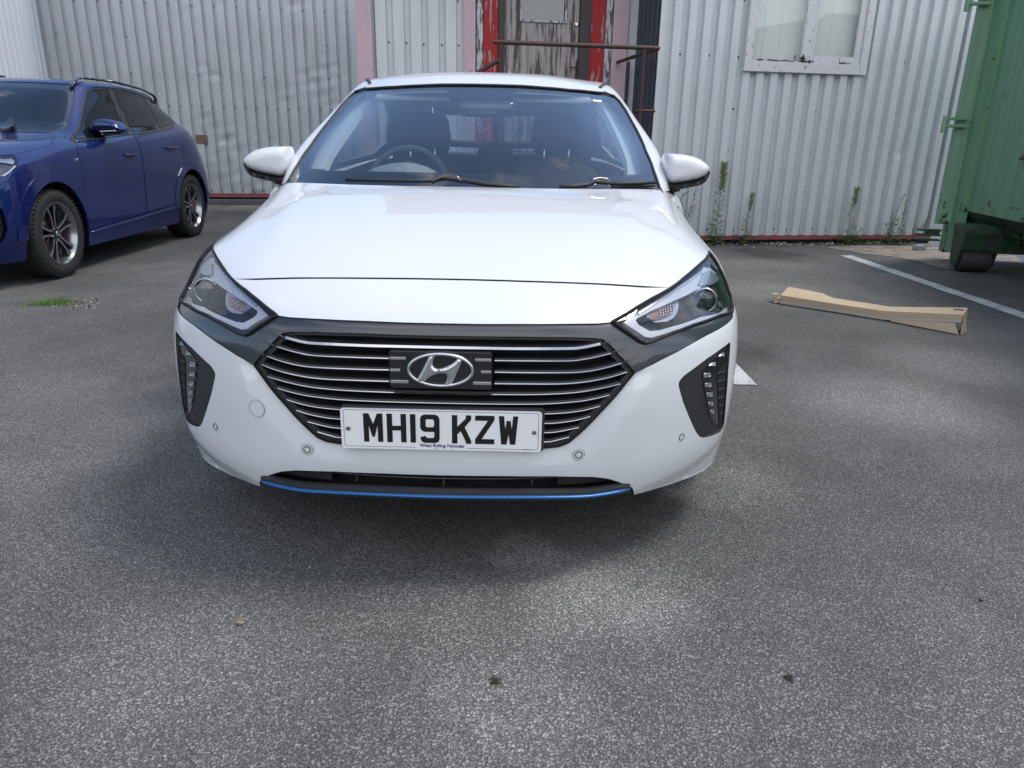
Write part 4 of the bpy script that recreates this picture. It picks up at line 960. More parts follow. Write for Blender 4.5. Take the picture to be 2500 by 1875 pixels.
# ================================================================== ground
def asphalt():
    m, t, b = MAT('asphalt'); L = t.links.new
    tc = N(t, 'ShaderNodeTexCoord'); V = tc.outputs['Object']
    v1 = N(t, 'ShaderNodeTexVoronoi', i_Scale=160, i_Randomness=1.0); v2 = N(t, 'ShaderNodeTexVoronoi', i_Scale=270, i_Randomness=1.0)
    wv = N(t, 'ShaderNodeTexNoise', i_Scale=90, i_Detail=4); wa = N(t, 'ShaderNodeVectorMath', operation='MULTIPLY_ADD'); wa.inputs[1].default_value = (.009, .009, .009)
    L(V, wv.inputs['Vector']); L(wv.outputs[1], wa.inputs[0]); L(V, wa.inputs[2])
    for v in (v1, v2): L(wa.outputs[0], v.inputs['Vector'])
    n1 = N(t, 'ShaderNodeTexNoise', i_Scale=.55, i_Detail=6, i_Roughness=.6); n2 = N(t, 'ShaderNodeTexNoise', i_Scale=3.2, i_Detail=5); n3 = N(t, 'ShaderNodeTexNoise', i_Scale=330, i_Detail=4, i_Roughness=.7)
    for n in (n1, n2, n3): L(V, n.inputs['Vector'])
    sp = N(t, 'ShaderNodeSeparateColor'); L(v1.outputs['Color'], sp.inputs[0]); sq = N(t, 'ShaderNodeSeparateColor'); L(v2.outputs['Color'], sq.inputs[0])
    # large stones where the random value is high, a fine matrix of small ones elsewhere
    pk = N(t, 'ShaderNodeMapRange'); pk.inputs['From Min'].default_value = .42; pk.inputs['From Max'].default_value = .50; L(sp.outputs[2], pk.inputs[0])
    va = N(t, 'ShaderNodeMix', data_type='FLOAT'); L(pk.outputs[0], va.inputs[0]); L(sq.outputs[0], va.inputs[2]); L(sp.outputs[0], va.inputs[3])
    vb = N(t, 'ShaderNodeMath', operation='MULTIPLY_ADD'); vb.inputs[1].default_value = .55; L(n3.outputs[0], vb.inputs[0]); L(va.outputs[0], vb.inputs[2])
    vc = N(t, 'ShaderNodeMath', operation='SUBTRACT'); vc.inputs[1].default_value = .275; L(vb.outputs[0], vc.inputs[0])
    rp = N(t, 'ShaderNodeValToRGB'); e = rp.color_ramp.elements; e[0].position = .0; e[0].color = (.10, .099, .097, 1); e[1].position = 1; e[1].color = (.35, .346, .338, 1)
    for p, c in ((.3, (.15, .149, .147, 1)), (.7, (.225, .224, .22, 1)), (.93, (.28, .277, .272, 1))):
        q = e.new(p); q.color = c
    L(vc.outputs[0], rp.inputs[0])
    da = N(t, 'ShaderNodeMath', operation='MULTIPLY'); da.inputs[1].default_value = 1.0; L(v2.outputs['Distance'], da.inputs[0])
    hd_ = N(t, 'ShaderNodeMix', data_type='FLOAT'); L(pk.outputs[0], hd_.inputs[0]); L(da.outputs[0], hd_.inputs[2]); L(v1.outputs['Distance'], hd_.inputs[3])
    ed = N(t, 'ShaderNodeMapRange'); ed.inputs['From Min'].default_value = .30; ed.inputs['From Max'].default_value = .72; ed.inputs['To Min'].default_value = 1; ed.inputs['To Max'].default_value = 0; L(hd_.outputs[0], ed.inputs[0])
    mx = N(t, 'ShaderNodeMix', data_type='RGBA'); mx.inputs[6].default_value = (.062, .061, .060, 1); L(ed.outputs[0], mx.inputs[0]); L(rp.outputs[0], mx.inputs[7])
    # wear: broad pale and dark areas
    wr = N(t, 'ShaderNodeMapRange'); wr.inputs['From Min'].default_value = .35; wr.inputs['From Max'].default_value = .68; wr.inputs['To Min'].default_value = .60; wr.inputs['To Max'].default_value = 1.08; L(n1.outputs[0], wr.inputs[0])
    w2 = N(t, 'ShaderNodeMapRange'); w2.inputs['From Min'].default_value = .3; w2.inputs['From Max'].default_value = .7; w2.inputs['To Min'].default_value = .86; w2.inputs['To Max'].default_value = 1.12; L(n2.outputs[0], w2.inputs[0])
    mu = N(t, 'ShaderNodeMath', operation='MULTIPLY'); L(wr.outputs[0], mu.inputs[0]); L(w2.outputs[0], mu.inputs[1])
    # pale worn spots and some darker ones, each with its own place: (x, y, radius, gain)
    last = mu.outputs[0]
    for (x, y, r, g) in ((.42,-.10,.27,.72),(.23,.13,.11,.4),(1.95,1.5,.5,.45),(2.6,2.15,.5,.5),(.95,.6,.25,.3),(.2,-.5,.2,.3),(-.6,-.4,.3,.3),(2.2,4.2,.6,.3),(2.9,6.3,.6,-.5),(4.3,2.6,.9,.3),(-5.2,9.4,2.0,-.5),(1.45,2.3,.35,-.3),(-1.3,1.6,.5,-.2)):
        d = N(t, 'ShaderNodeVectorMath', operation='DISTANCE'); d.inputs[1].default_value = (x, y, 0); L(V, d.inputs[0])
        a = N(t, 'ShaderNodeMath', operation='MULTIPLY_ADD'); a.inputs[1].default_value = .5; L(n2.outputs[0], a.inputs[0]); L(d.outputs['Value'], a.inputs[2])
        k = N(t, 'ShaderNodeMapRange', interpolation_type='SMOOTHSTEP'); k.inputs['From Min'].default_value = .25+r*.25; k.inputs['From Max'].default_value = .25+r*1.15; k.inputs['To Min'].default_value = g; k.inputs['To Max'].default_value = 0; L(a.outputs[0], k.inputs[0])
        s = N(t, 'ShaderNodeMath', operation='ADD'); L(last, s.inputs[0]); L(k.outputs[0], s.inputs[1]); last = s.outputs[0]
    f = N(t, 'ShaderNodeMix', data_type='RGBA', blend_type='MULTIPLY'); f.inputs[0].default_value = 1; L(mx.outputs[2], f.inputs[6]); L(last, f.inputs[7])
    n4 = N(t, 'ShaderNodeTexNoise', i_Scale=14, i_Detail=3); L(V, n4.inputs['Vector'])
    L(f.outputs[2], b.inputs['Base Color']); b.inputs['Roughness'].default_value = .62; b.inputs['Specular IOR Level'].default_value = .35
    h = N(t, 'ShaderNodeMath', operation='ADD'); L(ed.outputs[0], h.inputs[0]); hh = N(t, 'ShaderNodeMath', operation='MULTIPLY'); hh.inputs[1].default_value = .9; L(sp.outputs[1], hh.inputs[0]); L(hh.outputs[0], h.inputs[1])
    h2 = N(t, 'ShaderNodeMath', operation='MULTIPLY_ADD'); h2.inputs[1].default_value = .5; L(n3.outputs[0], h2.inputs[0]); L(h.outputs[0], h2.inputs[2])
    bp = N(t, 'ShaderNodeBump', i_Strength=.7, i_Distance=.0035); L(h2.outputs[0], bp.inputs['Height']); L(bp.outputs[0], b.inputs['Normal'])
    return m
M_asph = asphalt()
tag(mk('ground', [(-260,-260,0),(260,-260,0),(260,260,0),(-260,260,0)], [(0,1,2,3)], M_asph), kind='structure')
def road_paint():
    m, t, b = MAT('road_paint'); L = t.links.new; tc = N(t, 'ShaderNodeTexCoord')
    n = N(t, 'ShaderNodeTexNoise', i_Scale=70, i_Detail=5, i_Roughness=.7); n2 = N(t, 'ShaderNodeTexNoise', i_Scale=5, i_Detail=5); L(tc.outputs['Object'], n.inputs['Vector']); L(tc.outputs['Object'], n2.inputs['Vector'])
    a = N(t, 'ShaderNodeMath', operation='MULTIPLY_ADD'); a.inputs[1].default_value = .5; L(n2.outputs[0], a.inputs[0]); L(n.outputs[0], a.inputs[2])
    r = N(t, 'ShaderNodeValToRGB'); e = r.color_ramp.elements; e[0].position = .55; e[0].color = (.15, .15, .15, 1); e[1].position = .80; e[1].color = (.50, .52, .53, 1); L(a.outputs[0], r.inputs[0])
    L(r.outputs[0], b.inputs['Base Color']); b.inputs['Roughness'].default_value = .6
    v = N(t, 'ShaderNodeTexVoronoi', i_Scale=130); L(tc.outputs['Object'], v.inputs['Vector']); bp = N(t, 'ShaderNodeBump', i_Strength=.5, i_Distance=.003); L(v.outputs[0], bp.inputs['Height']); L(bp.outputs[0], b.inputs['Normal'])
    return m
M_rpaint = road_paint()
def strip(name, P, w_, z=.004):
    V = []; F = []; rnd = random.Random(5); k = len(P)
    for i, (x, y) in enumerate(P):
        j = rnd.uniform(-.006, .006); V += [(x-w_/2+j, y, z), (x+w_/2+j, y, z)]
    F = [(2*i, 2*i+1, 2*i+3, 2*i+2) for i in range(k-1)]
    return tag(mk(name, V, F, M_rpaint), kind='structure')
y_end = at_z(1840, 941)[1]
strip('bay_line', [(1.325-.002*i, y_end+.12*i) for i in range(38)], .11)
strip('bay_line', [(3.745+.003*i, 6.30-.12*i) for i in range(46)], .135)

def concrete():
    m, t, b = MAT('worn_concrete'); L = t.links.new; tc = N(t, 'ShaderNodeTexCoord')
    mp = N(t, 'ShaderNodeMapping'); mp.inputs['Scale'].default_value = (1, 3, 1)
    n = N(t, 'ShaderNodeTexNoise', i_Scale=4, i_Detail=9, i_Roughness=.75); n2 = N(t, 'ShaderNodeTexNoise', i_Scale=1.4, i_Detail=6)
    L(tc.outputs['Object'], mp.inputs[0]); L(mp.outputs[0], n.inputs['Vector']); L(tc.outputs['Object'], n2.inputs['Vector'])
    r = N(t, 'ShaderNodeValToRGB'); e = r.color_ramp.elements; e[0].position = .38; e[0].color = (.07, .062, .055, 1); e[1].position = .66; e[1].color = (.36, .32, .26, 1); q = e.new(.52); q.color = (.20, .175, .145, 1)
    L(n.outputs[0], r.inputs[0]); rr = N(t, 'ShaderNodeMix', data_type='RGBA'); rr.inputs[7].default_value = (.22, .11, .05, 1)
    k = N(t, 'ShaderNodeMapRange'); k.inputs['From Min'].default_value = .58; k.inputs['From Max'].default_value = .68; k.inputs['To Max'].default_value = .6; L(n2.outputs[0], k.inputs[0]); L(k.outputs[0], rr.inputs[0]); L(r.outputs[0], rr.inputs[6])
    L(rr.outputs[2], b.inputs['Base Color']); b.inputs['Roughness'].default_value = .85
    bp = N(t, 'ShaderNodeBump', i_Strength=.4, i_Distance=.01); L(n.outputs[0], bp.inputs['Height']); L(bp.outputs[0], b.inputs['Normal']); return m
pad = [at_z(*p)[:2] for p in ((2030,603),(2150,600),(2290,604),(2450,610),(2500,640),(2500,668),(2420,662),(2300,655),(2240,640),(2180,628),(2100,618),(2050,611))]
rnd = random.Random(3)
pad = smooth_line([(x+rnd.uniform(-.04,.04), y+rnd.uniform(-.04,.04)) for x, y in pad], 6, True)
W, T = fill([pad]); tag(mk('concrete_patch', [(a, b, .004) for a, b in W], T, concrete()), kind='structure')

# ================================================================== buildings
A10 = math.radians(10); E_ = np.array([math.cos(A10), math.sin(A10), 0]); NB = np.array([math.sin(A10), -math.cos(A10), 0])
PR = at_z(1562*1.1302, 527*1.1302)
Q0 = at_pl(1616, 0, PR, NB); Q0 = np.array([Q0[0], Q0[1], 0])
def loc(px, py, dep=0.0, q0=Q0):
    """photo point on a plane parallel to the facade, in the building's own axes (along, depth, height)"""
    p = at_pl(px, py, q0-NB*dep, NB); d = p-q0; return np.array([d@E_, -(d@NB), d[2]])
M_clad = cladding('grey_cladding', (.58, .615, .65), dirt=(.30, .31, .31), amt=.32)
M_clad2 = cladding('dented_cladding', (.45, .475, .505), dirt=(.19, .19, .19), amt=.5)
M_pink = cladding('faded_pink_paint', (.52, .38, .43), dirt=(.40, .32, .34), amt=.4, rough=.6)
M_redbase = cladding('faded_red_rail', (.30, .075, .08), dirt=(.09, .05, .05), amt=.8, rough=.6)
M_navyc = plain('navy_cladding', (.020, .030, .055), .45, var=.2)
M_bolt = plain('fixing', (.03, .03, .035), .5, var=.2)
def corrugated(name, s0, s1, z0, z1, parent, mat, pitch=.17, flat=.09, slope=.018, depth=.03, dep=0.0, holes=(), dent=None, phase=0.0, screws=(), nz=2, along='x', inv=1, seed=1):
    """profiled sheet: raised flats towards the viewer, troughs between; real folds, optional dents; fixings are part of the sheet"""
    valley = pitch-flat-2*slope
    ss = []; s = s0-((s0-phase) % pitch)
    while s < s1+pitch:
        for o_, h in ((0, 0), (flat, 0), (flat+slope, 1), (flat+slope+valley, 1), (pitch-1e-5, 0)):
            if s0 <= s+o_ <= s1: ss.append((s+o_, h))
        s += pitch
    ss = [(s0, ss[0][1] if ss else 0)] + ss + [(s1, ss[-1][1] if ss else 0)]
    zs = np.linspace(z0, z1, nz)
    if holes:
        zs = np.unique(np.concatenate([zs]+[[h[2], h[3]] for h in holes]))
        for h in holes:
            for e in (h[0], h[1]):
                hh = np.interp(e, [a for a, _ in ss], [b for _, b in ss]); ss.append((e, hh))
        ss.sort(key=lambda a: a[0])
    V = []; F = []; MI = []; nc = len(zs); rows = []
    for (a, h) in ss:
        for z in zs:
            d = dep+depth*h*inv
            if dent: d += dent(a, z, h)
            V.append((a, d, z) if along == 'x' else (d, a, z))
    for i in range(len(ss)-1):
        if ss[i+1][0]-ss[i][0] < 1e-4 and ss[i+1][1] == ss[i][1]: continue
        for j in range(nc-1):
            cx, cz = (ss[i][0]+ss[i+1][0])/2, (zs[j]+zs[j+1])/2
            if any(h[0] < cx < h[1] and h[2] < cz < h[3] for h in holes): continue
            F.append((i*nc+j, (i+1)*nc+j, (i+1)*nc+j+1, i*nc+j+1)); MI.append(0)
    m = MB(); m.V = V; m.F = F; m.M = MI
    rnd = random.Random(seed)
    for (z, every, off) in screws:
        k = 0; s = s0-((s0-phase) % pitch)+pitch
        while s < s1-.05:
            if (k+off) % every == 0:
                x = s+flat+slope+valley*.35+rnd.uniform(-.006, .006); zz = z+rnd.uniform(-.006, .006)
                if not any(h[0] < x < h[1] and h[2] < zz < h[3] for h in holes):
                    m.lathe([(0, .0105), (-.005, .010), (-.010, .006), (-.011, 0)], 8, 1, Matrix.Translation((x, dep+depth*inv*.98, zz)), 'y')
            k += 1; s += pitch
    return m.build(name, [mat, M_bolt], parent)
# ---- front building: window wall, set-back entrance wall
HB = 3.9
BLD = tag(empty('metal_clad_building', tuple(Q0), A10), 'pale grey corrugated metal building with white framed window and weathered red edged door', 'building')
wl, wr_ = loc(1812, 176)[0], loc(2110, 180)[0]; wb = (loc(1812, 177)[2]+loc(2106, 181)[2])/2; wt = wb+1.25
s_end = loc(2382, 0)[0]+.02
def dentR(a, z, h):
    d = 0
    for (x, zz, r, k) in ((loc(2200, 370)[0], loc(2200, 370)[2], .10, .012), (loc(2225, 420)[0], loc(2225, 420)[2], .07, .008), (loc(2005, 505)[0], .42, .06, .006), (loc(2262, 555)[0], .12, .16, .035), (loc(2180, 150)[0], 2.0, .05, .008)):
        q = ((a-x)**2+(z-zz)**2)/r/r
        if q < 4: d += k*math.exp(-q*1.5)*(1.2+math.sin(40*a+30*z))
    return d
corrugated('window_wall', 0, s_end, .10, HB, BLD, M_clad, flat=.085, slope=.007, depth=.055, holes=[(wl+.03, wr_-.03, wb+.03, wt-.03)], dent=dentR, phase=loc(1835, 300)[0], nz=44,
           screws=[(.165, 1, 0), (.62, 6, 2), (1.06, 6, 2), (1.52, 6, 2), (2.06, 2, 0), (2.62, 6, 2), (3.3, 2, 0)], seed=4)
m = MB(); m.box((s_end/2, .02, .075), (s_end, .04, .05)); m.build('base_rail', M_redbase, BLD)
m = MB(); m.box((s_end/2, .06, .025), (s_end, .08, .05)); m.build('plinth', M_void, BLD)
for a_, b_ in ((.022, .045), (s_end-.02, .06)):
    m = MB(); m.box((a_, -.005, (HB+.1)/2), (b_, .014, HB-.1)); m.build('corner_trim', M_clad, BLD)
DW = .78
corrugated('side_return', .02, DW, .05, HB, BLD, M_navyc, pitch=.15, flat=.08, depth=.022, along='y', inv=1)
m = MB(); m.box((s_end/2-1.4, 2.1, HB+.05), (s_end+3.6, 4.6, .10)); m.box((s_end/2, -.06, HB+.02), (s_end+.1, .12, .14)); m.build('roof', cladding('roof_sheet', (.30, .31, .33)), BLD)
corr2 = dict(pitch=.195, flat=.115, slope=.014, depth=.046, dep=DW)
m = MB(); m.box((s_end/2-1.4, 4.25, HB/2), (s_end+3.4, .06, HB)); m.build('rear_wall', M_clad, BLD)
m = MB(); m.box((s_end-.02, 2.2, HB/2), (.05, 4.2, HB)); m.build('gable_wall', M_clad, BLD)
m = MB(); m.box((loc(880,100,.78)[0]+.03, 2.5, HB/2), (.05, 3.4, HB)); m.build('gable_wall', M_clad, BLD)
m = MB(); m.box((s_end/2, 1.3, HB/2), (s_end-.1, .04, HB-.1)); m.build('inner_wall', plain('room_wall', (.30,.31,.29), .9), BLD)
sx = lambda px, py=100: loc(px, py, DW)[0]
zr = loc(1000, 105, DW)[2]
corrugated('entrance_wall', sx(907), sx(1135), .05, HB, BLD, M_clad, phase=sx(918), screws=[(zr, 1, 0), (zr-1.1, 1, 0), (zr+.45, 2, 0)], seed=8, **corr2)
corrugated('entrance_wall', sx(1528), .02, .05, HB, BLD, M_clad, phase=sx(1534), seed=9, **corr2)
def board(name, a, b, z0, z1, mat, d0, th=.02):
    m = MB(); m.box(((a+b)/2, d0-th/2, (z0+z1)/2), (b-a, th, z1-z0), bev=.002); return m.build(name, mat, BLD)
ZD = 1.0       # level of the entrance landing
board('corner_post', sx(870), sx(909), .05, HB, M_pink, DW, .05)
board('pink_trim', sx(1132), sx(1160), .05, HB, M_pink, DW, .04); board('pink_trim', sx(1493), sx(1530), .05, HB, M_pink, DW, .04)
M_wb = peeling('flaking_white_board', (.55, .58, .62), (.10, .09, .085), .50, .54, (14, 14, 2.2), 3.4)
M_rb = peeling('flaking_red_board', (.36, .010, .014), (.42, .30, .31), .56, .60, (9, 9, 1.4), 2.6)
M_db = peeling('weathered_door', (.055, .042, .045), (.42, .38, .37), .42, .53, (12, 12, .9), 2.2)
M_fb = plain('brown_frame', (.045, .032, .036), .6, var=.25, vs=14)
ZT = ZD+2.15
board('white_board', sx(1163), sx(1178), ZD-.9, ZT+.2, M_wb, DW, .035); board('white_board', sx(1475), sx(1491), ZD-.9, ZT+.2, M_wb, DW, .035)
board('red_board', sx(1179), sx(1214), ZD-.9, ZT+.1, M_rb, DW, .045); board('red_board', sx(1439), sx(1474), ZD-.9, ZT+.1, M_rb, DW, .045)
board('backing', sx(1130), sx(1532), .05, HB, M_void, DW+.06, .02)
board('door_frame', sx(1215), sx(1230), ZD, ZT, M_fb, DW, .06); board('door_frame', sx(1412), sx(1438), ZD, ZT, M_fb, DW, .06); board('door_frame', sx(1215), sx(1438), ZT, ZT+.08, M_fb, DW, .07)
dl, dr = sx(1231), sx(1411)
dw0, dw1 = sx(1272), sx(1376); dz0 = loc(1320, 50, DW)[2]
W, T = fill([[(dl, ZD+.01), (dr, ZD+.01), (dr, ZT-.01), (dl, ZT-.01)], [(dw0, dz0), (dw1, dz0), (dw1, dz0+.62), (dw0, dz0+.62)]])
DO = mk('door', [(a, DW-.01, b) for a, b in W], T, M_db, BLD)
m = MB(); t_ = .022
for (a, b, c, d) in ((dw0-t_, dw1+t_, dz0-t_, dz0), (dw0-t_, dw1+t_, dz0+.62, dz0+.62+t_), (dw0-t_, dw0, dz0, dz0+.62), (dw1, dw1+t_, dz0, dz0+.62)): m.box(((a+b)/2, DW-.017, (c+d)/2), (b-a, .02, d-c))
m.build('glazing_bead', M_wb, DO)
mk('door_pane', [(dw0, DW+.004, dz0), (dw1, DW+.004, dz0), (dw1, DW+.004, dz0+.62), (dw0, DW+.004, dz0+.62)], [(0,1,2,3)], plain('door_glass', (.05, .06, .075), .08, spec=.9, coat=1), DO)
lk = loc(1407, 60, DW); hd = loc(1407, 166, DW)
m = MB(); m.lathe([(0, .026), (-.012, .025), (-.016, .012), (-.012, 0)], 20, 0, Matrix.Translation((lk[0], DW-.012, lk[2])), 'y'); m.build('lock', M_satin, DO, smooth=True)
m = MB(); m.box((hd[0]+.008, DW-.02, hd[2]-.03), (.045, .015, .22), bev=.004); m.tube([(hd[0]+.005, DW-.05, hd[2]), (hd[0]-.09, DW-.055, hd[2]+.003)], .009, 8); m.tube([(hd[0]+.005, DW-.02, hd[2]), (hd[0]+.005, DW-.055, hd[2])], .009, 8); m.build('door_handle', M_fb, DO)
# window
WN = MB(); D0 = -.03
def wbar(m, a, b, c, d, y0, y1): m.box(((a+b)/2, (y0+y1)/2, (c+d)/2), (b-a, y1-y0, d-c), bev=.003)
M_wf = peeling('flaking_window_paint', (.70, .70, .73), (.24, .20, .19), .60, .65, (12, 12, 5), 3.0)
cw = .085
for (a, b, c, d) in ((wl, wl+cw, wb, wt), (wr_-cw, wr_, wb, wt), (wl+cw, wr_-cw, wb, wb+cw), (wl+cw, wr_-cw, wt-cw, wt)): wbar(WN, a, b, c, d, -.035, .03)
WF = WN.build('window_frame', M_wf, BLD, auto=30)
ml, mr = loc(1959, 100)[0], loc(1982, 100)[0]
m = MB(); wbar(m, ml+.01, mr+.01, wb+cw+.035, wt-cw, -.010, .04); wbar(m, wl+cw, wr_-cw, wb+cw, wb+cw+.032, -.024, .04); m.build('mullion', M_wf, WF, auto=30)
m = MB(); a, b = mr+.012, wr_-cw-.002
for (p, q, c, d) in ((a, a+.03, wb+cw+.034, wt-cw), (b-.07, b, wb+cw+.034, wt-cw), (a+.03, b-.07, wb+cw+.034, wb+cw+.10)): wbar(m, p, q, c, d, -.004, .03)
m.build('opening_sash', M_wf, WF, auto=30)
M_rot = plain('rotten_wood', (.035, .035, .028), .9, var=.5, vs=40, bump=.6, bs=60)
m = MB(); rnd = random.Random(2)
for k in range(26):
    x = rnd.uniform(wl+cw, wr_-cw) if k > 10 else rnd.gauss(ml+.03, .03); m.box((x, -.027, wb+cw+.032+rnd.uniform(0, .008 if k > 10 else .06)), (rnd.uniform(.01, .09 if k > 10 else .018), .006, rnd.uniform(.004, .012 if k > 10 else .05)))
m.build('rotten_joint', M_rot, WF)
g_ = glass('window_glass', (.96, .97, .97), 1.5, 1.6)
mk('window_pane', [(wl+cw, .02, wb+cw), (ml+.02, .02, wb+cw), (ml+.02, .02, wt-cw), (wl+cw, .02, wt-cw)], [(0,1,2,3)], g_, WF)
mk('window_pane', [(mr+.02, .016, wb+cw+.09), (wr_-cw-.05, .016, wb+cw+.09), (wr_-cw-.05, .016, wt-cw), (mr+.02, .016, wt-cw)], [(0,1,2,3)], g_, WF)
m = MB(); x = wl+cw-.02; k = 0
while x < wr_-cw:
    m.box((x+.05, .13+.004*(k % 2), (wb+wt)/2), (.104, .003, wt-wb), M=None); x += .101; k += 1
m.build('vertical_blind', plain('blind_fabric', (.72, .75, .73), .9, var=.06), WF)
# landing in front of the door
LND = tag(empty('entrance_landing', tuple(Q0), A10), 'weathered timber landing and steps below the red edged door', 'steps')
M_tim = peeling('grey_timber', (.30, .31, .31), (.12, .11, .10), .5, .6, (2, 12, 12), 2)
x0, x1 = sx(1160), -.06; yF = -.60
m = MB()
for k in range(9): m.box(((x0+x1)/2, yF+.075+k*.150, ZD-.02), (x1-x0, .142, .035))
m.build('deck', M_tim, LND)
m = MB()
for k in range(6): m.box(((x0+x1)/2, yF+.01, ZD-.11-k*.15), (x1-x0, .02, .14))
m.build('skirting_board', M_tim, LND)
m = MB()
for k in range(5): m.box((x0-.14-k*.26, .08, ZD-.2-k*.18), (.27, 1.0, .04))
m.build('tread', M_tim, LND)
RAIL = tag(empty('metal_railing', tuple(Q0), A10), 'rusty brown tubular railing round the landing in front of the door', 'railing')
M_rail = plain('rusty_brown_steel', (.060, .030, .030), .55, metal=.2, var=.5, vs=18, bump=.2, bs=120)
lr = lambda px, py, d=yF: loc(px, py, d)
ra_, rb_ = lr(1204, 104.5), lr(1610, 116); RZ = (ra_[2]+rb_[2])/2
m = MB(); m.tube([(ra_[0], yF, RZ), (rb_[0], yF, RZ)], .022, 10); m.build('top_rail', M_rail, RAIL, auto=50)
pA = lr(1222, 115)[0]; pB = lr(1573, 125)[0]
for p in (pA, pB):
    m = MB(); m.tube([(p, yF, ZD), (p, yF, RZ-.01)], .019, 10); m.build('post', M_rail, RAIL, auto=50)
m = MB(); m.tube([(rb_[0]-.03, yF, RZ-.01), (rb_[0]-.03, DW-.06, RZ-.01)], .020, 8); m.build('side_rail', M_rail, RAIL, auto=50)
pc = loc(1532, 200, DW-.06)[0]
m = MB(); m.tube([(pc, DW-.06, ZD), (pc, DW-.06, RZ)], .017, 8); m.build('post', M_plast, RAIL, auto=50)
m = MB(); m.tube([(pB-.06, yF, lr(1590, 271)[2]), (rb_[0], yF, lr(1590, 271)[2])], .016, 8); m.tube([(rb_[0]-.03, yF, lr(1590, 271)[2]), (rb_[0]-.03, DW-.06, lr(1590, 271)[2])], .014, 8); m.build('lower_rail', M_rail, RAIL, auto=50)
c1, c2 = lr(1221, 145), loc(1167, 176, yF+.02)
m = MB(); m.tube([(pA, yF, c1[2]), (c2[0], yF+.02, c2[2]), (c2[0]-.9, yF+.05, c2[2]-.62)], .02, 8); m.build('handrail', M_rail, RAIL, auto=50)

# ---- warehouse behind on the left
PLW = np.array([-5.1, 12.04, 0.0]); Q1 = at_pl(100, 70, PLW, NB); Q1 = np.array([Q1[0], Q1[1], 0])
WH = tag(empty('corrugated_warehouse', tuple(Q1), A10), 'dented grey corrugated steel warehouse wall behind the blue car', 'building')
l1 = lambda px, py: loc(px, py, 0, Q1)
rnd = random.Random(11)
DT = [(l1(px, py)[0], l1(px, py)[2], r, k) for px, py, r, k in ((500,175,.18,.03),(525,185,.10,.03),(560,330,.22,.03),(545,350,.15,.035),(590,370,.2,.025),(615,470,.16,.045),(640,450,.2,.03),(520,395,.2,.02),(700,235,.25,.02),(760,190,.25,.03),(800,170,.2,.03),(830,180,.14,.03),(715,12,.12,.02),(740,14,.1,.02),(470,10,.15,.03),(535,20,.12,.02),(505,300,.3,.02),(560,430,.3,.02),(650,350,.2,.015),(800,240,.22,.03))]
def dentL(a, z, h):
    d = 0
    for (x, zz, r, k) in DT:
        q = ((a-x)**2+(z-zz)**2)/r/r
        if q < 4: d += .45*k*math.exp(-q*1.4)*(.9+.8*math.sin(11*a+13*z+x*5)+.45*math.sin(29*z-9*a+x*3))
    if h < .5 and .1 < z < 2.2: d += .003*math.sin(9*z+a*3)*math.sin(a*2.3)
    return d
zs_ = [l1(600, 18)[2], l1(700, 105)[2], l1(640, 187)[2], l1(600, 263)[2], l1(550, 335)[2], .17]
corrugated('front_wall', -.06, 7.2, .12, 4.5, WH, M_clad2, pitch=.185, flat=.122, slope=.007, depth=.046, nz=110, dent=dentL, phase=.05,
           screws=[(zs_[0], 2, 0), (zs_[1], 6, 0), (zs_[2], 6, 0), (zs_[3], 1, 0), (zs_[4], 6, 0), (zs_[5], 1, 0), (zs_[0]+1.3, 2, 0)], seed=6)
corrugated('side_wall', -9.5, .0, .12, 4.5, WH, M_clad, pitch=.185, flat=.11, slope=.015, depth=.03, dep=-.03, along='y', inv=1)
m = MB(); m.box((3.6, .03, .085), (7.2, .06, .07)); m.box((-.03, -4.7, .085), (.06, 9.5, .07)); m.build('base_rail', M_redbase, WH)
m = MB(); m.box((3.6, .08, .025), (7.2, .10, .05)); m.box((-.1, -4.7, .025), (.10, 9.5, .05)); m.build('plinth', M_void, WH)
m = MB(); m.box((3.6, 3.2, 2.25), (7.2, .06, 4.5)); m.box((7.18, 1.6, 2.25), (.05, 3.2, 4.5)); m.build('rear_wall', M_clad2, WH)
m = MB(); m.box((3.6, .0, 4.52), (7.4, .25, .14)); m.box((3.0, 3.0, 4.55), (9.0, 6.2, .08)); m.build('roof_edge', cladding('gutter', (.25, .26, .28)), WH)
hx = l1(492, 340); m = MB(); m.box((hx[0], -.004, hx[2]), (.20, .012, .15)); m.build('exposed_patch', plain('bare_board', (.16, .12, .09), .9, var=.5, vs=30), WH)
# earth bank and kerb at the foot of the warehouse
b0 = [l1(500, 492), l1(640, 492)]
kp = [np.array(Q1)+E_*a+NB*d for a, d in ((1.0, .35), (7.0, .35), (7.0, .55), (1.0, .55))]
m = MB(); m.box((3.6, -.95, .04), (7.2, .12, .08), bev=.01); o = m.build('kerb', plain('kerb_stone', (.10, .10, .105), .85, var=.3), None); o.location = tuple(Q1); o.rotation_euler = (0, 0, A10); tag(o, kind='structure')

# ---- wooded hills far behind the viewer (seen only in reflections)
V = []; rnd = random.Random(7); nseg = 90
for i in range(nseg+1):
    a = math.radians(150+240*i/nseg); h = 22+6*math.sin(a*3.1)+4*math.sin(a*9.7)+1.2*math.sin(a*31)+rnd.uniform(-.6, .6)
    V += [(150*math.cos(a), 150*math.sin(a), -1), (175*math.cos(a), 175*math.sin(a), h)]
tag(mk('hills', V, [(2*i, 2*i+1, 2*i+3, 2*i+2) for i in range(nseg)], plain('wooded_hill', (.035, .05, .04), .95, var=.5, vs=.3)), kind='structure')
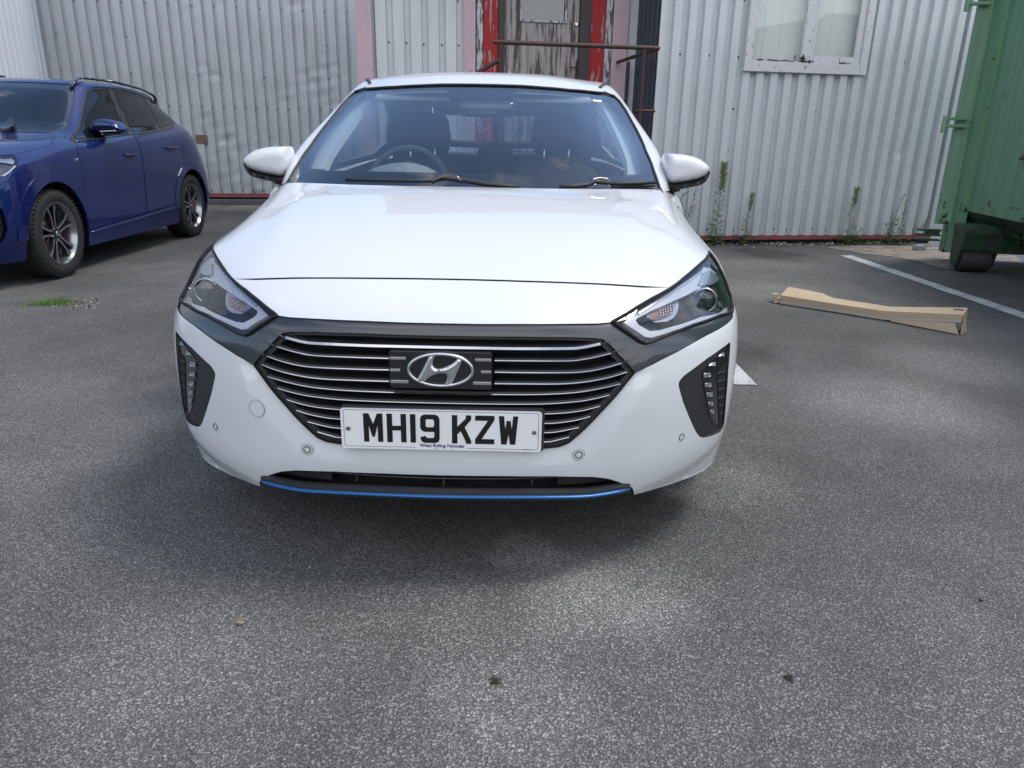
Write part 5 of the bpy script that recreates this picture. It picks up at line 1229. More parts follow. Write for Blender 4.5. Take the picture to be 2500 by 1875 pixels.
# ================================================================== blue crossover on the left
SUV = tag(empty('blue_suv', (-4.4285, 4.1597, 0), .02866), 'metallic blue crossover parked nose to the viewer at the left, black roof rails', 'car')
ca, sa = math.cos(.02866), math.sin(.02866)
SM = np.array([[ca, -sa, 0, -4.4285], [sa, ca, 0, 4.1597], [0, 0, 1, 0], [0, 0, 0, 1]])
def zr_(z, *q): return [(x, y, z) for x, y in q]
XB = Surf([
 zr_(.20,(0,-.80),(.4,-.78),(.68,-.70),(.82,-.50),(.88,-.2),(.885,.4),(.885,1.2),(.885,2.2),(.875,2.9),(.80,3.28),(.5,3.48),(0,3.52)),
 zr_(.38,(0,-.88),(.4,-.86),(.70,-.76),(.86,-.52),(.91,-.15),(.905,.4),(.90,1.2),(.905,2.2),(.91,2.9),(.84,3.33),(.55,3.56),(0,3.6)),
 zr_(.60,(0,-.88),(.4,-.85),(.70,-.75),(.865,-.50),(.915,-.13),(.905,.4),(.898,1.2),(.905,2.2),(.915,2.9),(.845,3.34),(.55,3.56),(0,3.6)),
 zr_(.80,(0,-.84),(.4,-.81),(.69,-.70),(.855,-.45),(.91,-.10),(.912,.4),(.915,1.2),(.92,2.2),(.912,2.9),(.83,3.28),(.55,3.48),(0,3.53)),
 [(0,-.70,.95),(.4,-.68,.945),(.66,-.58,.93),(.82,-.34,.915),(.885,-.03,.93),(.90,.4,.955),(.912,1.2,.975),(.912,2.2,1.02),(.89,2.85,1.05),(.79,3.18,1.06),(.5,3.34,1.06),(0,3.38,1.06)],
 [(0,-.45,1.02),(.38,-.43,1.015),(.62,-.33,1.00),(.76,-.12,.99),(.83,.10,1.00),(.862,.42,1.03),(.872,1.2,1.075),(.868,2.2,1.13),(.84,2.8,1.17),(.74,3.07,1.185),(.48,3.2,1.18),(0,3.25,1.18)],
 [(0,.0,1.08),(.35,.0,1.075),(.58,.05,1.065),(.70,.17,1.06),(.755,.32,1.07),(.80,.52,1.085),(.815,1.2,1.12),(.808,2.2,1.20),(.775,2.72,1.24),(.70,2.97,1.25),(.45,3.08,1.25),(0,3.14,1.25)],
 [(0,.42,1.12),(.35,.44,1.12),(.56,.50,1.12),(.66,.58,1.13),(.715,.66,1.145),(.752,.85,1.16),(.765,1.3,1.19),(.758,2.2,1.26),(.73,2.68,1.29),(.66,2.9,1.31),(.43,3.0,1.31),(0,3.05,1.31)],
 [(0,.78,1.34),(.33,.80,1.34),(.52,.87,1.335),(.60,.94,1.335),(.645,1.02,1.345),(.68,1.18,1.36),(.695,1.5,1.375),(.69,2.2,1.40),(.66,2.58,1.405),(.60,2.8,1.41),(.4,2.9,1.41),(0,2.94,1.41)],
 [(0,1.10,1.535),(.32,1.12,1.533),(.48,1.17,1.525),(.55,1.23,1.52),(.59,1.31,1.52),(.615,1.5,1.53),(.625,1.8,1.535),(.62,2.3,1.52),(.59,2.62,1.50),(.53,2.80,1.485),(.38,2.9,1.48),(0,2.95,1.48)],
 [(0,1.35,1.608),(.3,1.37,1.603),(.43,1.40,1.595),(.49,1.45,1.59),(.52,1.52,1.59),(.54,1.65,1.592),(.55,1.9,1.592),(.545,2.3,1.575),(.52,2.55,1.55),(.47,2.7,1.53),(.33,2.78,1.525),(0,2.82,1.53)],
 [(0,1.8,1.635)]+[(.03+.01*i,1.82+.03*i,1.632-.001*i) for i in range(10)]+[(0,2.2,1.62)],
], M=SM)
s1 = lambda *q: [(x*.43397, y*.43397) for x, y in q]
sb = lambda *q: [(x*.17479, 170+y*.17479) for x, y in q]
sc_ = lambda *q: [(x*.20495, 360+y*.20495) for x, y in q]
XP = lambda pts, off=0.0: [tuple(a) for a in XB.pick(pts, umax=9.5, off=off)]
def grow(q, d):
    q = np.asarray(q, float); c = q.mean(0); return c+(q-c)*(1+d/np.abs(q-c).max())
sxr = [(3.2,6.4)]
f_arch = arc(XB, 0.0, .352, .415); r_arch = arc(XB, 2.692, .352, .415)
def arcb(cy, r, n=24, z0=None):
    out = []
    for k in range(n+1):
        a = math.pi*k/n; Y = cy-r*math.cos(a); Z = max(.352+r*math.sin(a), .2); q = np.array([4.5 if cy < 1 else 7.6, 1.5])
        for _ in range(30):
            f = lambda q: XB.pt(q)[0][1:]-np.array([Y, Z]); rr = f(q)
            J = np.stack([(f(q+[1e-4, 0])-rr)/1e-4, (f(q+[0, 1e-4])-rr)/1e-4], 1)
            q = q-np.clip(np.linalg.lstsq(J, rr, rcond=None)[0], -.4, .4); q = np.clip(q, [2.2, 0], [9.5, 6])
        out.append(tuple(q))
    return out
f_arch = arcb(0.0, .415); r_arch = arcb(2.692, .415)
# outlines read from the photograph
hood_r = XP(sb((0,1192),(100,1185),(210,1178),(330,1150),(500,1108),(640,1075),(715,1045),(748,1000),(752,950),(745,905),(730,893)))
ws_b = XP(sb((740,890),(500,883),(200,876),(30,878)))
ws_r = XP(sb((915,845),(950,740),(990,600),(1020,450),(1035,330),(1030,260),(1000,222)))
ws_t = XP(sb((940,208),(700,192),(400,178),(100,170)))
hood_half = [(0, 4.6), (1.6, 4.6), (2.5, 4.75)] + hood_r + [tuple(a) for a in ws_b[1:]] + [(0, ws_b[-1][1])]
panel('bonnet', XB, [mirror_poly(clean(hood_half))], M_blue, SUV, skirt=.02)
wsh = [(0, ws_b[-1][1]+.06)] + [(a, b+.06) for a, b in ws_b[::-1]] + ws_r + ws_t + [(0, ws_t[-1][1])]
SW = panel('windscreen', XB, [mirror_poly(clean(wsh))], M_glass, SUV, off=-.004, skirt=0)
ins = XP(sb((200,865),(600,862),(720,850),(820,800),(885,700),(930,560),(950,420),(945,330),(915,290),(850,268),(600,250),(350,240),(250,225),(150,225)))
fr2 = [(0, ws_b[-1][1]+.22)] + ins + [(0, ins[-1][1])]
panel('frit_border', XB, [mirror_poly(clean(wsh)), mirror_poly(clean(fr2))], plain('frit', (.01,.011,.014), .4), SW, off=-.012, skirt=0)
winO = XP(s1((413,800),(432,735),(455,620),(468,560),(486,515),(515,494),(560,489),(620,493),(700,505),(780,530),(850,562),(915,605),(960,650),(985,690),(975,708),(930,725),(880,737),(760,748),(640,764),(520,782)))
doorF = XP(s1((428,806),(560,783),(700,764),(748,757),(768,790),(788,850),(802,930),(812,1020),(820,1110),(824,1195),(740,1222),(640,1252),(540,1284),(508,1292),(498,1200),(486,1110),(472,1020),(456,930),(440,860)))
doorR = XP(s1((755,756),(880,744),(935,732),(975,717),(1003,745),(1020,790),(1026,850),(1015,900),(995,950),(985,1000),(985,1060),(990,1110),(960,1150),(900,1172),(830,1193),(826,1110),(818,1020),(808,930),(795,850),(775,790)))
lamp = [(1.6,3.75),(1.6,4.52),(2.5,4.68)] + XP(sb((60,1190),(190,1180),(225,1225),(250,1290),(236,1345),(150,1430),(60,1490)))
body = [(0,0),(2.5,0),(f_arch[0][0],0)] + f_arch + [(f_arch[-1][0],0),(r_arch[0][0],0)] + r_arch + [(r_arch[-1][0],0),(11,0),(11,11),(0,11),(0,ws_t[-1][1]+.03)] + [(a,b+.03) for a,b in ws_t[::-1]] + [(a+.03,b) for a,b in ws_r[::-1]] + [(hood_r[-1][0]+.05,hood_r[-1][1]+.02)] + [(a+.035,b-.02) for a,b in hood_r[::-1]] + [(2.5,4.7),(1.6,4.55),(0,4.55)]
ghole = [(.0,1.2)]
intake = [(2.0,.35),(2.0,1.7)] + XP(s1((12,1170),(30,1225),(45,1292),(30,1340),(10,1370)))
BD = panel('body', XB, [clean(body), np.array(winO), grow(doorF, .03), grow(doorR, .03), np.array(clean(lamp)), np.array(clean(intake))], M_blue, SUV, both=True, skirt=.02, step=.2)
panel('front_door', XB, [np.array(doorF)], M_blue, SUV, both=True, skirt=.02)
panel('rear_door', XB, [np.array(doorR)], M_blue, SUV, both=True, skirt=.02)
panel('dark_backing', XB, [np.array([(5.05,.3),(7.0,.3),(7.0,2.6),(8.4,3.6),(8.4,5.6),(5.05,5.6)])], M_void, SUV, off=-.03, skirt=0, both=True, step=.5)  # near-black sheet, its colour standing in for shade behind the door gaps
panel('air_intake', XB, [np.array(clean(intake))], M_void, SUV, off=-.04, skirt=0, both=True)
wt_ = panel('window_trim', XB, [np.array(winO)], M_plast, SUV, off=-.006, skirt=0, both=True)
g1 = XP(s1((432,780),(452,700),(474,590),(492,520),(520,503),(612,506),(645,590),(672,670),(692,748),(560,770)))
g2 = XP(s1((648,510),(700,516),(778,541),(815,590),(850,650),(882,728),(760,741),(748,735),(705,630)))
g3 = XP(s1((808,548),(865,575),(925,622),(966,680),(955,698),(898,722),(870,660),(840,600)))
for q in (g1, g2, g3):
    o = panel('side_window', XB, [np.array(q)], plain('dark_glass', (.006,.008,.010), .05, spec=.38), None, off=-.001, skirt=.004, both=True)
    for a, b in zip(o, wt_): a.parent = b
q = np.array(XP(s1((424,795),(445,700),(466,585),(484,522),(515,500),(620,500))))
def stripe(name, uv, r, mat, parents, off=.002, surf=XB, flat=1.0):
    q = densify(uv, .12, False); X = surf.pt(q)+surf.nrm(q)*off
    for s, par in zip((1, -1), parents):
        m = MB(); m.tube(X*[s, 1, 1], r, 6, flat=flat); m.build(name, mat, par, smooth=True)
stripe('window_strip', q, .0035, M_plast2, wt_); stripe('window_strip', XP(s1((612,503),(650,590),(690,690),(703,750))), .005, M_plast, wt_)
stripe('window_strip', XP(s1((420,798),(560,780),(700,760),(880,741),(975,712))), .007, M_gloss, wt_)
# wheel-arch flares
for cy, nm in ((0.0, 'f'), (2.692, 'r')):
    a = arcb(cy, .408); b = arcb(cy, .495); po = a + b[::-1]
    panel('arch_flare', XB, [clean(po)], M_blue, SUV, off=.010, skirt=.016, both=True, step=.15)
# headlamp
SL = panel('headlamp', XB, [np.array(clean(lamp))], M_lens, SUV, off=-.002, skirt=0, both=True)
for nm, mt, of, pol in (('lamp_bowl', M_gloss, -.03, lamp), ('light_guide', M_lamp, -.014, [(2.1,3.75)]+XP(sb((40,1470),(140,1405),(225,1320),(238,1335),(150,1428),(60,1488)))), ('reflector', M_refl, -.02, [(2.0,4.3),(2.0,4.45),(2.6,4.55)]+XP(sb((60,1215),(170,1205),(215,1250),(190,1290),(80,1270))))):
    o = panel(nm, XB, [np.array(clean(pol))], mt, None, off=of, skirt=0, both=True)
    for a, b in zip(o, SL): a.parent = b
# handles
for (a, b) in (((700,874),(766,866)), ((935,836),(990,828))):
    cup = XP(s1((a[0]+4,a[1]-8),(b[0]-6,b[1]-8),(b[0],b[1]+4),(b[0]-20,b[1]+20),(a[0]+16,a[1]+18),(a[0],a[1]+2)))
    o = panel('door_handle', XB, [np.array(cup)], M_plast, SUV, off=.001, skirt=0, both=True, step=.08)
    stripe('grip', XP(s1((a[0]-3,a[1]-2),((a[0]+b[0])/2,a[1]-4),b)), .012, M_blue, o, off=.022, flat=.7)
# character line and sill strip
stripe('sill_strip', XP(s1((510,1308),(640,1268),(800,1222),(920,1185),(1000,1165))), .010, M_blue, (SUV, SUV), off=.002)
m = MB(); m.box((0, 1.15, .27), (1.5, 3.4, .10)); m.box((.80, 1.35, .27), (.14, 1.75, .10), bev=.02); m.box((-.80, 1.35, .27), (.14, 1.75, .10), bev=.02); m.build('underbody', M_void, SUV)
# side badge: two slanted bars and a letter
for pol in ([(1034,1245),(1042,1243),(1046,1272),(1038,1274)], [(1046,1246),(1053,1244),(1057,1272),(1050,1274)]):
    panel('badge', XB, [np.array(XP(sb(*pol)))], M_chrome, SUV, off=.003, skirt=.003, step=.05)
panel('badge', XB, [np.array(XP(sb((1060,1272),(1062,1240),(1068,1240),(1073,1258),(1078,1240),(1086,1240),(1090,1272),(1084,1272),(1082,1252),(1076,1270),(1071,1270),(1066,1252),(1065,1272))))], M_chrome, SUV, off=.003, skirt=.003, step=.05)
# roof rails
rl = XP(sb((1000,225),(1045,165),(1085,122),(1130,104),(1250,97),(1400,112),(1600,146),(1800,205))+s1((850,525),(895,560)), off=.03)
q = densify(rl, .12, False); X = XB.pt(q)+XB.nrm(q)*.03; X[0] -= XB.nrm(q[:1])[0]*.03; X[-1] -= XB.nrm(q[-1:])[0]*.03
for s in (1, -1): m = MB(); m.tube(X*[s, 1, 1], .016, 8, flat=.8); m.build('roof_rail', M_gloss, SUV, smooth=True)
m = MB(); m.prism([(-.55,0),(.55,0),(.50,.16),(-.50,.16)], 0, .03, mp=lambda a, b, d: (a, 2.86+b, 1.50-d-b*.25)); m.build('spoiler', M_blue, SUV)
# door mirror
def sl(px, py, Y=.93):
    d = ray(px, py); n = SM[:3, 1]; o = SM[:3, 3]+n*Y; t = ((o-CAM)@n)/(d@n); w_ = CAM+t*d-SM[:3, 3]; return (w_@SM[:3, 0], w_[2])
ms = [sl(*p) for p in sb((1240,830),(1238,770),(1250,722),(1290,690),(1390,682),(1500,702),(1590,735),(1650,785),(1690,830),(1692,862),(1600,855),(1480,862),(1380,878),(1290,888),(1252,878))]
mb_ = [sl(*p) for p in sb((1080,925),(1240,900),(1290,888),(1480,862),(1692,862),(1695,900),(1580,912),(1400,928),(1200,940),(1090,940))]
for s in (1, -1):
    o = inflate('door_mirror', smooth_line(ms, 2, True), lambda a, b, d, s=s: (s*a, 1.0-d, b), .09, .06, M_blue, SUV, step=.015, back=.07)
    inflate('mirror_base', mb_, lambda a, b, d, s=s: (s*a, .99-d, b), .07, .035, M_gloss, o, step=.015, back=.07)
    m = MB(); p0, p1 = sl(*sb((1395,863))[0]), sl(*sb((1615,852))[0]); m.tube([(s*p0[0], .93, p0[1]), (s*p1[0], .935, p1[1])], .006, 6); m.build('repeater', M_lamp, o)
# wiper, cabin
m = MB(); wp = XP(sb((0,850),(90,780),(180,700),(200,740),(222,800),(200,830),(140,862),(60,875)))
panel('wiper', XB, [np.array(wp)], M_gloss, SUV, off=.03, skirt=.03)
m = MB(); m.box((0, 2.0, .75), (1.5, 2.6, .3)); m.box((0, .95, 1.0), (1.4, .5, .16), bev=.05); m.build('dashboard', M_dash, SUV)
def sseat(x, y):
    o = inflate('front_seat', smooth_line([(-.24,0),(-.25,.35),(-.22,.56),(-.15,.62),(.15,.62),(.22,.56),(.25,.35),(.24,0)], 3, True), lambda a, b, d: (x+a, y+.25*b-d, .60+b), .06, .09, M_interior, SUV, step=.05, back=.06)
    inflate('headrest', smooth_line([(-.12,-.07),(-.12,.05),(-.07,.09),(.07,.09),(.12,.05),(.12,-.07)], 3, True), lambda a, b, d: (x+a, y+.18-d, 1.30+b), .05, .06, M_interior, o, step=.03, back=.05)
sseat(.36, 1.55); sseat(-.36, 1.55)
for x, s in ((.785, 1), (-.785, -1)):
    wheel(SUV, (x, 0, .352), .352, .243, .235, s, caliper=(-62, -128)); wheel(SUV, (x, 2.692, .352), .352, .243, .235, s, caliper=None if s < 0 else (62, 100))
for x in (.66, -.66):
    for y in (0, 2.692):
        V = []
        for a in np.linspace(-.2, math.pi+.2, 20):
            for xx in (x-.2, x+.2): V.append((xx, y-.43*math.cos(a), .352+.43*math.sin(a)))
        mk('arch_liner', V, [(2*i, 2*i+1, 2*i+3, 2*i+2) for i in range(19)], M_void, SUV, smooth=True)
# ================================================================== green roll-on skip
M_skip = None
def skip_paint(name, col, chips=.645):
    m, t, b = MAT(name); L = t.links.new; tc = N(t, 'ShaderNodeTexCoord'); V = tc.outputs['Object']
    mp = N(t, 'ShaderNodeMapping'); mp.inputs['Scale'].default_value = (3, 2.2, 5)
    n = N(t, 'ShaderNodeTexNoise', i_Scale=1.6, i_Detail=9, i_Roughness=.62, i_Distortion=.8); n2 = N(t, 'ShaderNodeTexNoise', i_Scale=.9, i_Detail=5); n3 = N(t, 'ShaderNodeTexNoise', i_Scale=9, i_Detail=8, i_Roughness=.7)
    mp2 = N(t, 'ShaderNodeMapping'); mp2.inputs['Scale'].default_value = (8, 8, .5); L(V, mp2.inputs[0]); n4 = N(t, 'ShaderNodeTexNoise', i_Scale=2, i_Detail=5); L(mp2.outputs[0], n4.inputs['Vector'])
    L(V, mp.inputs[0]); L(mp.outputs[0], n.inputs['Vector']); L(V, n2.inputs['Vector']); L(V, n3.inputs['Vector'])
    c = N(t, 'ShaderNodeMapRange'); c.inputs['From Min'].default_value = chips; c.inputs['From Max'].default_value = chips+.012; L(n.outputs[0], c.inputs[0])
    # height of the worn band just above the lower rail
    sx_ = N(t, 'ShaderNodeSeparateXYZ'); L(V, sx_.inputs[0])
    lo = N(t, 'ShaderNodeMapRange'); lo.inputs['From Min'].default_value = .55; lo.inputs['From Max'].default_value = .95; lo.inputs['To Min'].default_value = .13; lo.inputs['To Max'].default_value = 0; L(sx_.outputs[2], lo.inputs[0])
    a = N(t, 'ShaderNodeMath', operation='ADD'); L(n3.outputs[0], a.inputs[0]); L(lo.outputs[0], a.inputs[1])
    c2 = N(t, 'ShaderNodeMapRange'); c2.inputs['From Min'].default_value = .70; c2.inputs['From Max'].default_value = .73; L(a.outputs[0], c2.inputs[0])
    mxx = N(t, 'ShaderNodeMath', operation='MAXIMUM'); L(c.outputs[0], mxx.inputs[0]); L(c2.outputs[0], mxx.inputs[1])
    base = N(t, 'ShaderNodeMix', data_type='RGBA'); base.inputs[6].default_value = c4(col); base.inputs[7].default_value = c4([k*.68 for k in col]); 
    r = N(t, 'ShaderNodeMapRange'); r.inputs['From Min'].default_value = .35; r.inputs['From Max'].default_value = .75; r.inputs['To Max'].default_value = .8; L(n4.outputs[0], r.inputs[0]); L(r.outputs[0], base.inputs[0])
    f = N(t, 'ShaderNodeMix', data_type='RGBA'); f.inputs[7].default_value = (.030, .022, .016, 1); L(mxx.outputs[0], f.inputs[0]); L(base.outputs[2], f.inputs[6])
    L(f.outputs[2], b.inputs['Base Color']); b.inputs['Roughness'].default_value = .5
    bp = N(t, 'ShaderNodeBump', i_Strength=.4, i_Distance=.004); bp.invert = True; L(mxx.outputs[0], bp.inputs['Height']); L(bp.outputs[0], b.inputs['Normal']); return m
M_g1 = skip_paint('skip_green', (.16, .32, .19)); M_g2 = skip_paint('skip_green_pale', (.205, .355, .24), .70); M_gd = skip_paint('skip_green_dark', (.030, .066, .040), .6)  # body green, a paler green, and a darker green for the low parts
P0 = at_y(2287, 605, 5.95); P0 = np.array([P0[0]+.125, P0[1]-.02, 0]); SA = math.atan2(-.155, .988)   # long side runs towards the viewer
SKP = tag(empty('green_skip', tuple(P0), SA), 'large scratched green steel roll-on skip on rollers, beside the white metal wall', 'skip')
ax = np.array([math.cos(SA), math.sin(SA), 0]); ay = np.array([-math.sin(SA), math.cos(SA), 0])
def sk(px, py, dx=0.0):
    p = at_pl(px, py, P0+ax*dx, ax); d = p-P0; return np.array([d@ax, d@ay, d[2]])
zp = .5*(sk(2330, 512)[2]+sk(2490, 544)[2]); LN = 5.6
zlow = sk(2284, 609)[2]; HS = 2.75
yp = sk(2324, 500)[1]
m = MB(); m.box((1.2, yp/2-LN/2+.0, (zp+HS)/2), (2.30, LN+yp-.06, HS-zp)); m.build('side_panel', M_g1, SKP)   # body of the skip
m = MB(); V = [(.045, yp, zp-.002), (.045, -LN, zp-.002), (.13, -LN, .44), (.13, yp, .44), (2.35, yp, zp-.002), (2.35, -LN, zp-.002), (2.1, -LN, .42), (2.1, yp, .42)]
m.add(V, [(0,1,2,3), (4,7,6,5), (0,3,7,4), (1,5,6,2), (3,2,6,7)]); m.build('floor_trough', M_gd, SKP)
m = MB(); y0_, y1_ = sk(2413, 2)[1], sk(2433, 2)[1]
m.box((1.18, yp+.06, (zlow+HS)/2+.0), (2.36, .115, HS-zlow)); m.build('rear_frame', M_g1, SKP)
fw = -.13
m = MB(); m.box((fw/2+.02, .16, (.38+HS)/2), (abs(fw)+.04, .07, HS-.38), bev=.006); m.build('door_flange', M_g2, SKP, auto=30)
m = MB(); m.box((.03, .02, (zlow+HS)/2), (.06, .24, HS-zlow-.05)); m.build('door_edge', M_g1, SKP)
m = MB(); m.box((.05, yp-.09, (zp+HS)/2), (.02, .012, HS-zp-.02)); m.build('weld_bead', M_g2, SKP)
for (px, py) in ((2322, 300), (2375, 8)):
    h = sk(px, py, fw); m = MB()
    for dz in (.035, -.035): m.box((fw-.02, .10, h[2]+dz), (.20, .06, .028), bev=.006)
    m.tube([(fw-.115, .10, h[2]+.06), (fw-.115, .10, h[2]-.10)], .026, 10); m.build('hinge', M_g2, SKP, auto=40)
h = sk(2262, 590, fw)
m = MB(); 
for k in range(3): m.box((fw-.07, .1, .22+k*.05), (.22, .08, .02))
m.box((fw-.03, .1, .3), (.12, .06, .05)); m.build('door_latch', M_gd, SKP)
# chassis rail, roller in its fork
m = MB(); m.box((.33, -LN/2, .40), (.06, LN, .11)); m.box((2.0, -LN/2, .40), (.06, LN, .11)); m.build('chassis_rail', M_g1, SKP)
rp_ = at_z(2370, 664); d = rp_-P0; rx, ry = d@ax, d@ay
R0 = .105
m = MB(); m.lathe([(-.135, 0), (-.135, R0*.9), (-.128, R0), (.128, R0), (.135, R0*.9), (.135, 0)], 28, 0, Matrix.Translation((rx, ry+.02, R0))); RO = m.build('roller', plain('worn_roller', (.05, .052, .056), .55, metal=.5, var=.4, vs=20), SKP, auto=40)
for s in (-1, 1):
    m = MB(); m.prism([(-.14,.40),(.14,.40),(.12,.28),(.05,.06),(-.04,.04),(-.10,.10)], 0, s*.018, mp=lambda a, b, d, s=s: (rx+s*.15+d, ry+.02-a, b)); m.build('roller_fork', M_gd, SKP)
m = MB(); m.box((rx, ry+.02, .41), (.33, .30, .07)); m.build('roller_mount', M_gd, SKP)
m = MB(); m.lathe([(-.25, 0), (-.25, R0*1.5), (.25, R0*1.5), (.25, 0)], 28, 0, Matrix.Translation((rx+.95, ry-.1, R0*1.5))); m.box((rx+.5, ry, .22), (.5, .05, .05)); m.build('roller', M_gd, SKP, auto=40)
# warning label at the top
lb = [sk(*p) for p in ((2439,0),(2470,0),(2462,4),(2441,10))]
q0 = sk(2452, 2)
m = MB(); m.box((.046, q0[1], q0[2]+.14), (.004, .22, .28)); LBL = m.build('label', M_plate, SKP)
m = MB()
for k in range(6): m.box((.0425, q0[1], q0[2]+.055+k*.04), (.003, .18, .016))
m.build('label_print', M_ink, LBL)
# ================================================================== small things
CB_ = lambda *q: [(1760+.33454*a, 550+.33454*b) for a, b in q]
M_card = plain('cardboard', (.43, .335, .235), .85, var=.12, vs=6, bump=.1, bs=30); M_cardw = plain('cardboard_grey_edge', (.42, .38, .37), .8, var=.15, vs=20)
def cb():
    g = lambda p, z=.006: at_z(*CB_(p)[0], z)
    bl_, bm_ = g((432,570)), g((1180,688)); br_ = g((1735,797), .004)
    tl = at_y(*CB_((436,513))[0], bl_[1]); tm = at_y(*CB_((1190,628))[0], bm_[1]); 
    fr0 = at_y(*CB_((1750,710))[0], br_[1]+.02); fr1 = at_y(*CB_((1765,655))[0], br_[1]+.02)
    kl = at_y(*CB_((493,450))[0], bl_[1]+.14); kl2 = at_y(*CB_((735,512))[0], bl_[1]+.02); km = at_y(*CB_((1240,597))[0], bm_[1]+.13); kr = at_y(*CB_((1800,605))[0], br_[1]+.17)
    km2 = at_y(*CB_((820,532))[0], at_z(*CB_((820,560))[0], .03)[1]+.10)
    o = tag(empty('folded_cardboard', tuple((bl_+br_)/2*[1,1,0])), 'long folded strip of brown cardboard lying bent on the asphalt', 'cardboard'); c = np.array(o.location)
    t1 = at_y(*CB_((820,573))[0], (tl[1]*.48+tm[1]*.52)); b1 = at_y(*CB_((820,629))[0], (bl_[1]*.48+bm_[1]*.52))
    def sheet(name, rows, mat, th=.006):
        V = []; n = len(rows[0])
        for r in rows: V += [tuple(p-c) for p in r]
        F = [(i*n+j, i*n+j+1, (i+1)*n+j+1, (i+1)*n+j) for i in range(len(rows)-1) for j in range(n-1)]
        ob = mk(name, V, F, mat, o); md = ob.modifiers.new('t', 'SOLIDIFY'); md.thickness = th; md.offset = 0; return ob
    mix = lambda a, b, t: a*(1-t)+b*t
    sheet('top_fold', [[kl, mix(kl, km, .34), km2+[0,0,0], km, kr], [tl, mix(tl, t1, .6), t1, tm, fr1]], M_card)
    lo = [bl_, mix(bl_, b1, .6), b1, bm_, fr0]; up = [tl, mix(tl, t1, .6), t1, tm, fr1]
    sheet('front_fold', [up, [mix(a, b, .66) for a, b in zip(up, lo)]], M_card)
    sheet('grey_edge', [[mix(a, b, .665) for a, b in zip(up, lo)], lo], M_cardw)
    mlo = mix(bm_, br_, .15)
    sheet('lower_flap', [[mix(bm_, fr0, .1), fr0+[-.02,.03,-.005]], [mix(bm_, br_, .12), br_]], M_card)
    e0 = at_y(*CB_((1800,640))[0], br_[1]+.15); e1 = at_z(*CB_((1790,780))[0], .005)
    sheet('end_fold', [[fr1, kr], [mix(fr1, br_, .5)+[.03,.02,0], e0+[0,0,-.06]], [br_+[.02,.01,0], e1]], M_card)
    h0 = at_y(*CB_((1728,622))[0], mix(fr1, kr, .6)[1]); m = MB(); m.tube([tuple(h0-c+[.035*math.cos(t), .012*math.sin(t), .004]) for t in np.linspace(-.6, 2.2, 12)], .0035, 5); m.build('hand_hole', M_void, o)
    # torn far end
    m = MB(); rnd = random.Random(4)
    for k in range(4): a = bl_+[-.01-.012*rnd.random(), .03+.02*k, .012+.014*k]-c; m.box((0,0,0), (.05, .05, .005), M=Matrix.Translation(tuple(a)) @ Matrix.Rotation(rnd.uniform(-.5,.5), 4, 'Y') @ Matrix.Rotation(rnd.uniform(-.6,.6), 4, 'Z'))
    m.build('torn_end', M_card, o)
cb()
M_leaf = plain('weed_green', (.25, .31, .14), .75, var=.35, vs=9); M_leaf2 = plain('weed_dark', (.07, .115, .04), .75, var=.4, vs=9); M_dry = plain('dry_stalk', (.10, .085, .06), .8, var=.3)
def leafv(m, p, d, up, L_, w_, k=0):
    d = Vector(d).normalized(); s = d.cross(Vector(up)).normalized()*w_; p = Vector(p); dr = Vector((0, 0, -1))
    m.add([p, p+d*L_*.35+s, p+d*L_*.7+s*.8+dr*L_*.06, p+d*L_+dr*L_*.22, p+d*L_*.7-s*.8+dr*L_*.06, p+d*L_*.35-s], [(0,1,2,3),(0,3,4,5)], k)
def on_wall(px, py, out=.10): return loc(px, py, -out)
def weed(base, top, n, L_, label, seed, tuft=True, bend=.0, mat=None, name='weed', up=.7, minw=.0022):
    rnd = random.Random(seed); b = on_wall(*base); t = on_wall(*top); b[2] = 0.0
    o = tag(empty(name, tuple(Q0+E_*b[0]-NB*b[1]), A10), label, 'weed'); H_ = t[2]; dx = t[0]-b[0]
    m = MB(); P = [(dx*(k/8)**1.4+bend*math.sin(math.pi*k/8), -.02*math.sin(k), H_*k/8) for k in range(9)]; m.tube(P, [.005*(1-k/10) for k in range(9)], 6); m.build('stem', M_leaf2, o, smooth=True)
    m = MB(); PV = np.array(P)
    n = int(n*.6)
    for i in range(n):
        f = (i+.5)/n; z = H_*f; x = np.interp(z, PV[:, 2], PV[:, 0]); y = np.interp(z, PV[:, 2], PV[:, 1]); a = rnd.uniform(0, 6.28)
        l = L_*(.55+.6*rnd.random())*(1.15-.75*f if f < .75 else .62); e = up*(.4+.9*f)+rnd.uniform(-.2, .2)
        leafv(m, (x, y, z), (math.cos(a), math.sin(a)*.8, e), (0, 0, 1), l, minw+.03*l, 0)
    if tuft:
        for i in range(int(n*2.6)):
            f = 1-.32*rnd.random()**1.3; z = H_*f; x = np.interp(z, PV[:, 2], PV[:, 0]); a = rnd.uniform(0, 6.28); leafv(m, (x, 0, z), (math.cos(a)*.9, math.sin(a)*.6, 1.1), (0, 0, 1), L_*.62*rnd.uniform(.6, 1.25), .0034, 0)
    for i in range(46):
        a = rnd.uniform(0, 6.28); leafv(m, (rnd.gauss(0, .07), rnd.uniform(-.03, .03), rnd.uniform(.01, .10)), (math.cos(a), math.sin(a), .35), (0, 0, 1), rnd.uniform(.05, .11), .009, 1)
    m.build('leaves', [mat or M_leaf, M_leaf2], o); return o
weed((1742,596), (1769,402), 190, .12, 'tallest feathery green weed against the pale wall, beside the white car', 1, bend=.01)
weed((1812,594), (1838,475), 90, .085, 'slim feathery weed between the tallest weed and the one under the window', 2, bend=.01)
weed((2062,594), (2093,463), 110, .105, 'upright feathery weed below the right end of the window', 3, bend=.01)
weed((2090,592), (2100,555), 26, .07, 'small dark broad-leaved weed just right of the feathery weed under the window', 4, tuft=False, mat=M_leaf2, minw=.006)
